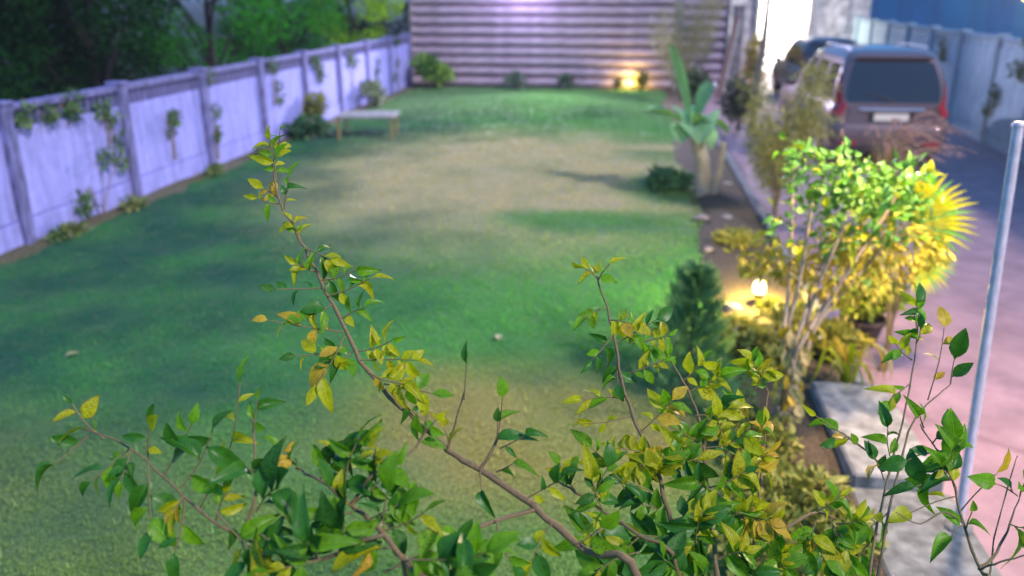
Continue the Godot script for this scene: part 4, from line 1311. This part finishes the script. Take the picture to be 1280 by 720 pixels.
			{"a": Vector3(0.520, 1.500, -1.931), "b": Vector3(0.571, 1.556, -1.926), "n": 8, "size": 0.060, "tint": "YGY"},
			{"a": Vector3(0.551, 1.490, -1.932), "b": Vector3(0.597, 1.422, -1.882), "n": 8, "size": 0.068, "tint": "GY"},
			{"a": Vector3(0.393, 1.434, -1.837), "b": Vector3(0.428, 1.416, -1.803), "n": 8, "size": 0.071, "tint": "GY"},
			{"a": Vector3(-0.047, 1.590, -1.745), "b": Vector3(-0.013, 1.692, -1.754), "n": 8, "size": 0.068, "tint": "GDY"},
			{"a": Vector3(0.233, 1.630, -1.990), "b": Vector3(0.166, 1.684, -1.968), "n": 9, "size": 0.070, "tint": "YG"},
			{"a": Vector3(0.128, 1.552, -1.799), "b": Vector3(0.067, 1.588, -1.771), "n": 8, "size": 0.069, "tint": "DG"},
			{"a": Vector3(0.245, 1.443, -1.712), "b": Vector3(0.203, 1.471, -1.685), "n": 8, "size": 0.079, "tint": "GD"},
			{"a": Vector3(0.271, 1.479, -1.729), "b": Vector3(0.371, 1.462, -1.705), "n": 10, "size": 0.075, "tint": "GYD"},
			{"a": Vector3(0.203, 1.515, -1.732), "b": Vector3(0.215, 1.605, -1.733), "n": 10, "size": 0.075, "tint": "YGD"},
			{"a": Vector3(0.068, 1.560, -1.622), "b": Vector3(-0.028, 1.536, -1.568), "n": 9, "size": 0.075, "tint": "GDY"},
			{"a": Vector3(0.309, 1.529, -1.859), "b": Vector3(0.384, 1.528, -1.836), "n": 10, "size": 0.071, "tint": "YGO"},
			{"a": Vector3(0.098, 1.594, -1.873), "b": Vector3(0.123, 1.667, -1.871), "n": 10, "size": 0.067, "tint": "YYG"},
			{"a": Vector3(0.285, 1.630, -1.998), "b": Vector3(0.257, 1.723, -1.994), "n": 10, "size": 0.066, "tint": "YYG"},
			{"a": Vector3(0.514, 1.498, -1.898), "b": Vector3(0.470, 1.441, -1.839), "n": 10, "size": 0.071, "tint": "YGO"},
			{"a": Vector3(0.474, 1.489, -1.889), "b": Vector3(0.541, 1.403, -1.836), "n": 10, "size": 0.075, "tint": "GYD"},
			{"a": Vector3(0.585, 1.441, -1.973), "b": Vector3(0.639, 1.469, -1.958), "n": 9, "size": 0.070, "tint": "YG"},
			{"a": Vector3(0.440, 1.491, -1.863), "b": Vector3(0.387, 1.472, -1.817), "n": 10, "size": 0.071, "tint": "GY"},
			{"a": Vector3(0.561, 1.481, -1.930), "b": Vector3(0.578, 1.403, -1.873), "n": 10, "size": 0.076, "tint": "YG"},
			{"a": Vector3(0.190, 1.597, -1.919), "b": Vector3(0.164, 1.670, -1.910), "n": 9, "size": 0.068, "tint": "YG"},
			{"a": Vector3(0.146, 1.660, -1.925), "b": Vector3(0.066, 1.637, -1.874), "n": 9, "size": 0.068, "tint": "YYO"},
			{"a": Vector3(0.268, 1.567, -1.866), "b": Vector3(0.203, 1.621, -1.844), "n": 9, "size": 0.067, "tint": "GYD"},
			{"a": Vector3(0.048, 1.591, -1.780), "b": Vector3(-0.053, 1.726, -1.781), "n": 8, "size": 0.065, "tint": "YG"},
		]],
		"upright": [[
			{"from": 0.008, "to": 0.002, "path": [Vector3(0.707, 1.216, -2.017), Vector3(0.758, 1.333, -2.173), Vector3(0.800, 1.436, -2.268), Vector3(0.846, 1.544, -2.366), Vector3(0.881, 1.635, -2.456), Vector3(0.916, 1.754, -2.557), Vector3(0.907, 1.829, -2.603)]},
			{"from": 0.007, "to": 0.002, "path": [Vector3(0.729, 1.216, -2.020), Vector3(0.778, 1.366, -2.166), Vector3(0.819, 1.474, -2.252), Vector3(0.862, 1.564, -2.332), Vector3(0.925, 1.621, -2.383), Vector3(0.985, 1.657, -2.425)]},
			{"from": 0.004, "to": 0.002, "path": [Vector3(0.800, 1.436, -2.268), Vector3(0.732, 1.496, -2.269), Vector3(0.672, 1.540, -2.276), Vector3(0.625, 1.562, -2.278)]},
		], [
			{"a": Vector3(0.916, 1.754, -2.557), "b": Vector3(0.896, 1.870, -2.562), "n": 8, "size": 0.063, "tint": "GYD"},
			{"a": Vector3(0.889, 1.700, -2.491), "b": Vector3(0.828, 1.758, -2.471), "n": 6, "size": 0.062, "tint": "YG"},
			{"a": Vector3(0.906, 1.739, -2.528), "b": Vector3(0.905, 1.796, -2.516), "n": 6, "size": 0.063, "tint": "YGD"},
			{"a": Vector3(0.985, 1.657, -2.425), "b": Vector3(0.981, 1.737, -2.421), "n": 2, "size": 0.103, "tint": "D"},
			{"a": Vector3(0.810, 1.453, -2.286), "b": Vector3(0.783, 1.567, -2.291), "n": 4, "size": 0.074, "tint": "DG"},
			{"a": Vector3(0.782, 1.419, -2.249), "b": Vector3(0.735, 1.501, -2.239), "n": 4, "size": 0.082, "tint": "DO"},
			{"a": Vector3(0.672, 1.540, -2.276), "b": Vector3(0.630, 1.544, -2.240), "n": 2, "size": 0.073, "tint": "DO"},
			{"a": Vector3(0.778, 1.366, -2.166), "b": Vector3(0.715, 1.341, -2.116), "n": 5, "size": 0.080, "tint": "YG"},
			{"a": Vector3(0.741, 1.314, -2.121), "b": Vector3(0.680, 1.269, -2.065), "n": 6, "size": 0.088, "tint": "GY"},
			{"a": Vector3(0.878, 1.640, -2.447), "b": Vector3(0.810, 1.608, -2.394), "n": 5, "size": 0.067, "tint": "YG"},
			{"a": Vector3(0.732, 1.496, -2.269), "b": Vector3(0.570, 1.610, -2.255), "n": 5, "size": 0.069, "tint": "YG"},
			{"a": Vector3(0.920, 1.612, -2.400), "b": Vector3(0.947, 1.826, -2.447), "n": 4, "size": 0.070, "tint": "YO"},
		]],
		"bare": [[
			{"from": 0.009, "to": 0.002, "path": [Vector3(0.894, 1.389, -1.784), Vector3(0.885, 1.444, -1.823), Vector3(0.860, 1.524, -1.891), Vector3(0.842, 1.605, -1.959), Vector3(0.814, 1.656, -2.005), Vector3(0.778, 1.708, -2.051)]},
			{"from": 0.007, "to": 0.002, "path": [Vector3(0.885, 1.444, -1.823), Vector3(0.938, 1.466, -1.870), Vector3(0.976, 1.518, -1.915), Vector3(1.013, 1.567, -1.970)]},
			{"from": 0.005, "to": 0.0015, "path": [Vector3(0.885, 1.444, -1.823), Vector3(0.902, 1.483, -1.796), Vector3(0.947, 1.518, -1.783), Vector3(0.982, 1.541, -1.774)]},
			{"from": 0.004, "to": 0.0015, "path": [Vector3(0.894, 1.389, -1.784), Vector3(0.941, 1.428, -1.889), Vector3(0.954, 1.468, -1.927), Vector3(0.994, 1.594, -1.998), Vector3(1.021, 1.641, -2.040)]},
			{"from": 0.004, "to": 0.0015, "path": [Vector3(0.860, 1.524, -1.891), Vector3(0.786, 1.587, -1.838), Vector3(0.724, 1.572, -1.803), Vector3(0.659, 1.610, -1.786)]},
		], [
			{"a": Vector3(0.788, 1.699, -2.049), "b": Vector3(0.766, 1.742, -2.029), "n": 2, "size": 0.077, "tint": "G"},
			{"a": Vector3(0.803, 1.670, -2.019), "b": Vector3(0.820, 1.723, -2.008), "n": 2, "size": 0.072, "tint": "GD"},
			{"a": Vector3(0.842, 1.605, -1.959), "b": Vector3(0.835, 1.714, -1.965), "n": 8, "size": 0.083, "tint": "GDG"},
			{"a": Vector3(0.853, 1.586, -1.954), "b": Vector3(0.799, 1.658, -1.940), "n": 5, "size": 0.075, "tint": "GDY"},
			{"a": Vector3(0.838, 1.605, -1.959), "b": Vector3(0.742, 1.606, -1.914), "n": 4, "size": 0.079, "tint": "DG"},
			{"a": Vector3(0.837, 1.589, -1.910), "b": Vector3(0.721, 1.570, -1.855), "n": 2, "size": 0.073, "tint": "DY"},
			{"a": Vector3(0.852, 1.536, -1.872), "b": Vector3(0.812, 1.527, -1.831), "n": 2, "size": 0.099, "tint": "G"},
			{"a": Vector3(0.862, 1.521, -1.879), "b": Vector3(0.861, 1.576, -1.866), "n": 2, "size": 0.069, "tint": "G"},
			{"a": Vector3(1.007, 1.567, -1.969), "b": Vector3(0.938, 1.612, -1.943), "n": 2, "size": 0.083, "tint": "GD"},
			{"a": Vector3(1.013, 1.567, -1.970), "b": Vector3(1.016, 1.621, -1.957), "n": 4, "size": 0.083, "tint": "GD"},
			{"a": Vector3(0.865, 1.529, -1.936), "b": Vector3(0.937, 1.634, -1.951), "n": 1, "size": 0.098, "tint": "O"},
			{"a": Vector3(0.966, 1.530, -1.897), "b": Vector3(0.997, 1.539, -1.872), "n": 4, "size": 0.088, "tint": "YG"},
			{"a": Vector3(0.811, 1.661, -1.996), "b": Vector3(0.727, 1.657, -1.951), "n": 2, "size": 0.071, "tint": "DG"},
		]],
	}
	shrub_of_shoots("arching_shrub", "large arching branch with sparse leaves crossing the lawn diagonally", shoots.arching, Vector3(0.15, 0, -1.75), M.bark)
	shrub_of_shoots("spreading_shrub", "dark leaved shrub spreading low across the lower left", shoots.spreading, Vector3(-0.35, 0, -1.45), M.bark)
	shrub_of_shoots("dense_shrub", "dense yellow green shrub between the arching branch and the bushy tree", shoots.dense, Vector3(0.4, 0, -1.95), M.bark)
	shrub_of_shoots("upright_sapling", "upright sapling with two thin grey stems before the concrete step", shoots.upright, Vector3(0.85, 0, -2.3), M.twig)
	shrub_of_shoots("bare_sapling", "sparse sapling with a few dark leaves at the lower right corner", shoots.bare, Vector3(0.95, 0, -2.0), M.twig)

	grass()

func garden_lamp(called: String, label: String, at: Vector3, e: float, glowing: float) -> void:
	var o := thing(called, label, "lamp", at)
	var b := MB.new()
	b.tube([Vector3(0, -0.1, 0), Vector3(0, 0.0, 0), Vector3(0, 0.1, 0)], [0.006, 0.012, 0.014], 8)
	part("spike", b.mesh(), M.black, o)
	b = MB.new()
	b.lathe(Vector3(0, 0.1, 0), [Vector2(0.003, 0.0), Vector2(0.04, 0.0), Vector2(0.055, 0.03), Vector2(0.058, 0.05)], 16)
	part("housing", b.mesh(), M.black, o)
	b = MB.new()
	b.lathe(Vector3(0, 0.1, 0), [Vector2(0.057, 0.05), Vector2(0.06, 0.09), Vector2(0.05, 0.14), Vector2(0.025, 0.165), Vector2(0.002, 0.17)], 16)
	part("bulb", b.mesh(), glow(Color(1.0, 0.93, 0.66), glowing), o)
	var l := OmniLight3D.new()
	l.name = numbered("spike_lamp_light")
	l.light_color = Color(1.0, 0.84, 0.42)
	l.light_energy = e
	l.light_size = 0.04
	l.omni_range = 20.0
	l.omni_attenuation = 2.0
	l.shadow_enabled = true
	l.position = at + Vector3(0, 0.2, 0)
	add_child(l)

func vine(at: Vector3, half: float, tall: float, label: String, along: Vector3, out: Vector3, c0: Color, c1: Color) -> void:
	var o := thing("creeper", label, "creeper", at, 0.0, "creepers on the garden walls")
	var b := MB.new()
	var clumps := []
	for k in 4:
		var x := rnd(-half, half) * 0.8
		var y := rnd(-0.9, 0.9) * tall
		clumps.append([along * x + Vector3(0, y, 0) + out * 0.05, Vector3(0.05, 0.1, 0.1) + Vector3(0.0, 0.06, 0.1) * minf(half, 0.6)])
		b.tube(smooth_path([along * rnd(-0.1, 0.1) + Vector3(0, -tall, 0) + out * 0.02, along * (x * 0.5) + out * 0.03, along * x + Vector3(0, y, 0) + out * 0.03], 3), taper(7, 0.007, 0.003), 5, false)
	part("stem", b.mesh(), M.twig, o)
	cloud(o, "foliage", clumps, int(90 + 160 * half), 0.09, c0, c1, M.crowd, null, 0.6)

func wispy(called: String, label: String, at: Vector3, h: float, r: float, count: int, c0: Color, c1: Color) -> void:
	var o := thing(called, label, "tree", at)
	var b := MB.new()
	var clumps := []
	for i in 9:
		var a := i * 2.4
		var tip := Vector3(cos(a) * r * 0.8, h * rnd(0.35, 1.0), sin(a) * r * 0.8)
		var p := smooth_path([Vector3(rnd(-0.03, 0.03), -0.03, rnd(-0.03, 0.03)), tip * Vector3(0.3, 0.6, 0.3), tip], 4)
		b.tube(p, taper(p.size(), 0.016, 0.003), 6, false)
		for t in [0.5, 0.75, 1.0]:
			clumps.append([tip * Vector3(t, 0.25 + 0.75 * t, t), Vector3(r * 0.42, h * 0.13, r * 0.42)])
	part("stems", b.mesh(), M.grey_bark, o)
	var thin := MB.new()
	for s in [-1.0, 1.0]:
		thin.face([Vector3.ZERO, Vector3(0.06 * s, 0.01, 0.5), Vector3(0, 0, 1.0)], Vector3.UP)
	cloud(o, "foliage", clumps, count, 0.13, c0, c1, M.crowd, thin.mesh(), 0.5)

func paddle(len_: float, wide: float, dir: Vector3, droop: float) -> ArrayMesh:
	var b := MB.new()
	var rows := []
	var uvs := []
	var side := dir.cross(Vector3.UP).normalized()
	if side.length() < 0.1: side = Vector3.RIGHT
	for i in 11:
		var t := i / 10.0
		var w := 0.03 if t < 0.15 else wide * pow(sin(PI * (t - 0.13) / 0.9), 0.6)
		if i == 10: w = 0.01
		var p := dir * len_ * t + Vector3(0, -droop * t * t, 0)
		var row := PackedVector3Array()
		var ur := []
		for k in 7:
			var q := k / 3.0 - 1.0
			row.append(p + side * w * q + Vector3(0, absf(q) * w * 0.45 + 0.015 * sin(t * 40.0 + q * 3.0) * absf(q), 0))
			ur.append(Vector2(0.5 + q * 0.5, t))
		rows.append(row)
		uvs.append(ur)
	b.sheet(rows, false, false, uvs)
	return b.mesh()

func plantain() -> void:
	var base := Vector3(1.12, 0.0, -12.3)
	var o := thing("plantain", "broad leaved plantain with a pale trunk at the lawn edge", "plant", base)
	var b := MB.new()
	var p := smooth_path([Vector3(0, -0.05, 0), Vector3(-0.05, 0.5, 0), Vector3(-0.22, 1.0, -0.02)], 4)
	b.tube(p, taper(p.size(), 0.13, 0.09), 12)
	part("trunk", b.mesh(), M.banana_stem, o)
	b = MB.new()
	p = smooth_path([Vector3(0.12, -0.05, 0.05), Vector3(0.2, 0.4, 0.1), Vector3(0.22, 0.8, 0.1)], 4)
	b.tube(p, taper(p.size(), 0.07, 0.04), 10)
	part("trunk", b.mesh(), M.banana_stem, o)
	for q in [[Vector3(-0.3, 1.0, 0.1), 1.4, 0.15, 0.12], [Vector3(0.25, 1.0, -0.1), 1.0, 0.15, 0.3], [Vector3(-0.85, 0.75, 0.2), 0.9, 0.13, 0.3], [Vector3(0.35, 0.75, 0.3), 0.7, 0.17, 0.45], [Vector3(0.1, 0.6, 0.8), 0.7, 0.17, 0.5], [Vector3(-0.2, 0.8, -0.6), 0.8, 0.15, 0.4], [Vector3(0.7, 0.6, -0.2), 0.7, 0.16, 0.5], [Vector3(-0.3, 0.5, 0.8), 0.6, 0.15, 0.4], [Vector3(0.45, 0.3, 0.7), 0.5, 0.13, 0.35]]:
		part("leaf", paddle(q[1], q[2] * 1.5, q[0].normalized(), q[3]), M.banana, o, Transform3D(Basis.IDENTITY, Vector3(-0.22, 0.92, -0.02)))

func conifer() -> void:
	var o := thing("conifer_shrub", "blue green conical conifer shrub at the right edge of the lawn", "shrub", Vector3(0.52, 0.0, -5.75))
	var b := MB.new()
	b.tube([Vector3(0, -0.05, 0), Vector3(0, 0.4, 0), Vector3(0.01, 0.82, 0)], [0.022, 0.016, 0.005], 8)
	part("trunk", b.mesh(), M.bark, o)
	# flat feathery sprays
	var spray := MB.new()
	for k in 9:
		var t := k / 9.0
		for s in [-1.0, 1.0]:
			var root := Vector3(0, 0, t * 0.8)
			var tip := root + Vector3(0.34 * s * (1.0 - 0.7 * t), 0.03, 0.26)
			spray.face([root - Vector3(0, 0, 0.03), root + Vector3(0, 0, 0.05), tip], Vector3.UP)
	spray.face([Vector3(-0.02, 0, 0), Vector3(0.02, 0, 0), Vector3(0, 0.02, 1.0)], Vector3.UP)
	var sm := spray.mesh()
	var where := []
	var tints := []
	for i in 1000:
		var t := pow(rng.randf(), 0.8)
		var y := lerpf(0.02, 0.92, t)
		var r := 0.36 * pow(1.0 - t, 0.5) * (0.8 + 0.3 * sin(t * 17.0 + i))
		var a := rnd(0, TAU)
		var q := sqrt(rng.randf())
		var p := Vector3(cos(a) * r * q, y, sin(a) * r * q)
		var d := Vector3(cos(a), rnd(0.5, 1.7), sin(a))
		where.append(Transform3D(aim(d, rdir()).scaled(Vector3.ONE * rnd(0.08, 0.15)), p))
		tints.append(Color(0.06, 0.26, 0.13).lerp(Color(0.42, 0.66, 0.28), rng.randf() * (0.4 + 0.6 * q)))
	swarm("foliage", sm, M.spray, o, where, tints)

func bushy_tree() -> void:
	var base := Vector3(1.05, 0.0, -5.0)
	var o := thing("bushy_tree", "small bushy tree with pale twisted stems and glossy lamp lit leaves", "tree", base)
	var crown: Vector3 = Vector3(1.392, 1.488, -5.362) - base
	for i in 7:
		var a := i * 2.4
		var b := MB.new()
		var root := Vector3(cos(a) * 0.05, -0.05, sin(a) * 0.05)
		var mid := Vector3(cos(a * 1.7) * 0.05 + crown.x * 0.12, 0.55, sin(a * 1.7) * 0.05)
		var m2 := mid * Vector3(1.3, 1.5, 1.3) + Vector3(cos(a) * 0.035, 0, sin(a) * 0.03)
		var tip := crown + Vector3(cos(a) * 0.34, rnd(-0.15, 0.25), sin(a) * 0.22)
		var p := smooth_path([root, mid, m2, tip], 4)
		for k in p.size():
			p[k] += Vector3(sin(k * 1.3 + i * 2.0), 0, cos(k * 1.1 + i)) * 0.012
		b.tube(p, taper(p.size(), 0.024, 0.009), 7)
		part("stem", b.mesh(), M.pale_bark, o)
	for i in 300:
		var d := rdir()
		var r := Vector3(0.22, 0.16, 0.2) * (0.7 + 0.5 * fposmod(i * 0.37, 1.0))
		var knot := Vector3(cos((i % 12) * 2.4), 0, sin((i % 12) * 2.4)) * 0.46 * sqrt(((i % 12) + 0.5) / 12.0)
		knot.y = 0.2 * sin((i % 12) * 1.9) + 0.08
		var p := crown + knot + d * r * pow(rng.randf(), 0.4)
		if p.y < crown.y - 0.22 and rng.randf() < 0.4: p.y += 0.25
		var tint: String = "GGLLLLYL"[rng.randi() % 8]
		if p.y < crown.y - 0.05: tint = "YYYLYG"[rng.randi() % 6]  # lower leaves yellower, lamp light from below put into their colour
		add_leaf(o, p, d + rdir() * 0.7, Vector3(rnd(-0.5, 0.5), 1.0, rnd(0, 0.8)), rnd(0.06, 0.1), tint)
	cloud(o, "inner_foliage", [[crown + Vector3(0, 0.02, 0), Vector3(0.44, 0.3, 0.34)], [crown + Vector3(0.2, 0.12, 0), Vector3(0.3, 0.22, 0.3)], [crown + Vector3(-0.15, 0.16, 0), Vector3(0.3, 0.18, 0.3)]], 520, 0.07, Color(0.05, 0.24, 0.03), Color(0.32, 0.46, 0.07), M.crowd, leafs[2])
	# hanging stem leaves and a drooping skirt, lamp glow painted in as their yellow
	cloud(o, "lower_foliage", [[crown + Vector3(-0.42, -0.34, 0), Vector3(0.3, 0.13, 0.26)], [crown + Vector3(0.0, -0.4, 0.08), Vector3(0.4, 0.16, 0.3)], [crown + Vector3(0.22, -0.22, 0.0), Vector3(0.44, 0.16, 0.3)]], 1250, 0.065, Color(0.34, 0.34, 0.03), Color(0.62, 0.5, 0.06), M.crowd, null, 0.8)
	for i in 80:
		var y := rnd(0.1, 0.85)
		var a := rnd(0, TAU)
		var p := Vector3(cos(a) * 0.055 + crown.x * 0.1 * y, y, sin(a) * 0.055)
		add_leaf(o, p, Vector3(cos(a) * 0.4, -1.0, sin(a) * 0.4) + rdir() * 0.4, Vector3(0, 0.3, 1), rnd(0.08, 0.13), "PPPO"[rng.randi() % 4])

func fan_palm() -> void:
	var base := Vector3(2.05, 0.0, -6.3)
	var o := thing("fan_palm", "fan palm with stiff yellow green fans right of the bushy tree", "plant", base)
	for f in [[Vector3(2.02, 1.24, -6.15), Vector3(0.55, 0.46, 0.1), Vector3(-0.1, 0.15, 1.0), 0.46], [Vector3(1.92, 1.2, -6.35), Vector3(-0.1, 1.0, -0.1), Vector3(-0.3, 0.0, 1.0), 0.36], [Vector3(2.08, 0.95, -6.1), Vector3(0.8, -0.2, 0.2), Vector3(0.1, 0.5, 1.0), 0.28], [Vector3(1.85, 0.9, -6.1), Vector3(-0.5, -0.1, 0.3), Vector3(0.0, 0.7, 1.0), 0.3]]:
		var hub: Vector3 = f[0] - base
		var fwd: Vector3 = f[1].normalized()
		var nrm: Vector3 = (f[2] - fwd * f[2].dot(fwd)).normalized()
		var side := nrm.cross(fwd)
		var b := MB.new()
		var p := smooth_path([Vector3(rnd(-0.03, 0.03), 0, rnd(-0.03, 0.03)), hub * Vector3(0.3, 0.6, 0.3), hub], 4)
		b.tube(p, taper(p.size(), 0.012, 0.007), 6)
		part("leaf_stalk", b.mesh(), M.twig, o)
		var n := 22
		var L: float = f[3]
		var fan := Node3D.new()
		var first := true
		var holder: MeshInstance3D = null
		for i in n:
			var a := lerpf(-1.35, 1.35, i / (n - 1.0))
			var d := fwd * cos(a) + side * sin(a)
			var sd := -fwd * sin(a) + side * cos(a)
			var len_ := L * (0.82 + 0.18 * cos(a)) * rnd(0.92, 1.05)
			var sb := MB.new()
			var rows := []
			for k in 6:
				var t := k / 5.0
				var w: float = [0.004, 0.02, 0.026, 0.02, 0.011, 0.001][k] * L / 0.45
				var c := d * len_ * t + nrm * (0.03 * t) - Vector3(0, 0.05 * t * t * t * L / 0.4, 0)
				rows.append(PackedVector3Array([c - sd * w + nrm * w * 0.5, c, c + sd * w + nrm * w * 0.5]))
			sb.sheet(rows)
			var host: Node3D = holder if holder else o
			var seg := part("fan_leaf" if holder == null else "leaf_segment", sb.mesh(), M["leaf_Y" if rng.randf() < 0.75 else "leaf_L"], host, Transform3D(Basis.IDENTITY, hub) if holder == null else Transform3D.IDENTITY)
			if holder == null: holder = seg
		fan.free()

func plume_grass() -> void:
	var base: Vector3 = Vector3(2.85, -0.05, -9.9)
	var o := thing("plume_grass", "fountain grass with dusky purple plumes in front of the silver car", "grass", base)
	var b := MB.new()
	for i in 170:
		var a := rnd(0, TAU)
		var reach := rnd(0.25, 0.75)
		var h := rnd(0.7, 1.35)
		var p := []
		for k in 6:
			var t := k / 5.0
			p.append(Vector3(cos(a) * reach * t * t + 0.2 * t * t, h * sin(t * 2.0) / 0.95, sin(a) * reach * t * t))
		var side := Vector3(-sin(a), 0, cos(a)) * 0.006
		var rows := []
		for k in 6:
			var w := 1.0 - k / 5.2
			rows.append(PackedVector3Array([p[k] - side * w, p[k] + side * w]))
		b.tint = Color(0.16, 0.14, 0.06).lerp(Color(0.38, 0.3, 0.18), rng.randf())
		b.sheet(rows)
	tag(part("blades", b.mesh(), M.plume, o), "", "", "", "stuff")
	for i in 34:
		var a := rnd(-0.9, 1.3)
		var reach := rnd(0.3, 0.75)
		var h := rnd(1.05, 1.55)
		var pb := MB.new()
		var p := []
		for k in 8:
			var t := k / 7.0
			p.append(Vector3(sin(a) * reach * t * t + 0.25 * t * t, h * sin(t * 1.9) / 0.95, cos(a) * reach * 0.6 * t * t))
		pb.tint = Color(0.2, 0.16, 0.1)
		pb.tube(p, taper(8, 0.004, 0.002), 4, false)
		for k in 90:
			var t := rnd(0.6, 1.0)
			var f := t * 7.0
			var q: Vector3 = p[mini(int(f), 6)].lerp(p[mini(int(f) + 1, 7)], fposmod(f, 1.0))
			var d := rdir() * 0.035 * (1.1 - absf(t - 0.8) * 2.5) + Vector3(0.02, -0.01, 0)
			pb.tint = Color(0.2, 0.13, 0.16).lerp(Color(0.46, 0.34, 0.36), rng.randf())
			var s := d.cross(rdir()).normalized() * 0.004
			pb.face([q - s, q + s, q + d], rdir())
		part("plume", pb.mesh(), M.plume, o)

func strap_plant() -> void:
	var base := Vector3(1.62, 0.03, -5.75)
	var o := thing("strap_leaved_plant", "strap leaved plant with curling dry yellow leaves in front of the pot", "plant", base)
	for i in 22:
		var a := i * 2.4
		var h := rnd(0.25, 0.5)
		var reach := rnd(0.12, 0.32)
		var b := MB.new()
		var rows := []
		for k in 9:
			var t := k / 8.0
			var c := Vector3(cos(a) * reach * t, h * sin(t * 2.5) - 0.1 * t * t, sin(a) * reach * t) + Vector3(0.02 * sin(t * 9.0), 0, 0)
			var w := 0.016 * pow(sin(PI * clampf(t * 0.9 + 0.1, 0.0, 1.0)), 0.6) + 0.001
			var side := Vector3(-sin(a + t * 1.5), 0.3 * t, cos(a + t * 1.5)) * w
			rows.append(PackedVector3Array([c - side + Vector3(0, w * 0.4, 0), c, c + side + Vector3(0, w * 0.4, 0)]))
		b.sheet(rows)
		part("leaf", b.mesh(), M["leaf_" + "PPOYY"[rng.randi() % 5]], o)

func grass() -> void:
	var where := []
	var tints := []
	var n := 0
	while n < 170000:
		var u := rng.randf()
		var z := -2.6 - 24.2 * pow(u, 1.7)
		var x := rnd(-6.9, 1.02)
		n += 1
		# leave out what lies far outside the view
		var yaw := atan2(-x, -z)
		if yaw < -0.5 or yaw > 0.78: continue
		var s := rnd(0.014, 0.03) * (1.0 + clampf((-z - 6.0) * 0.06, 0.0, 1.0))
		if n % 97 == 0: s *= rnd(1.5, 2.4)
		var b := Basis.IDENTITY.rotated(Vector3.UP, rnd(0, TAU)).scaled(Vector3(s * 1.3, s, s * 1.3))
		where.append(Transform3D(b, Vector3(x, 0.0, z)))
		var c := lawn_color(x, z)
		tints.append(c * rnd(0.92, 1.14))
	var o := swarm("grass", grass_blades, M.crowd_grass if M.has("crowd_grass") else M.needle, self, where, tints)
	tag(o, "short blades of grass growing all over the lawn", "grass", "", "stuff")
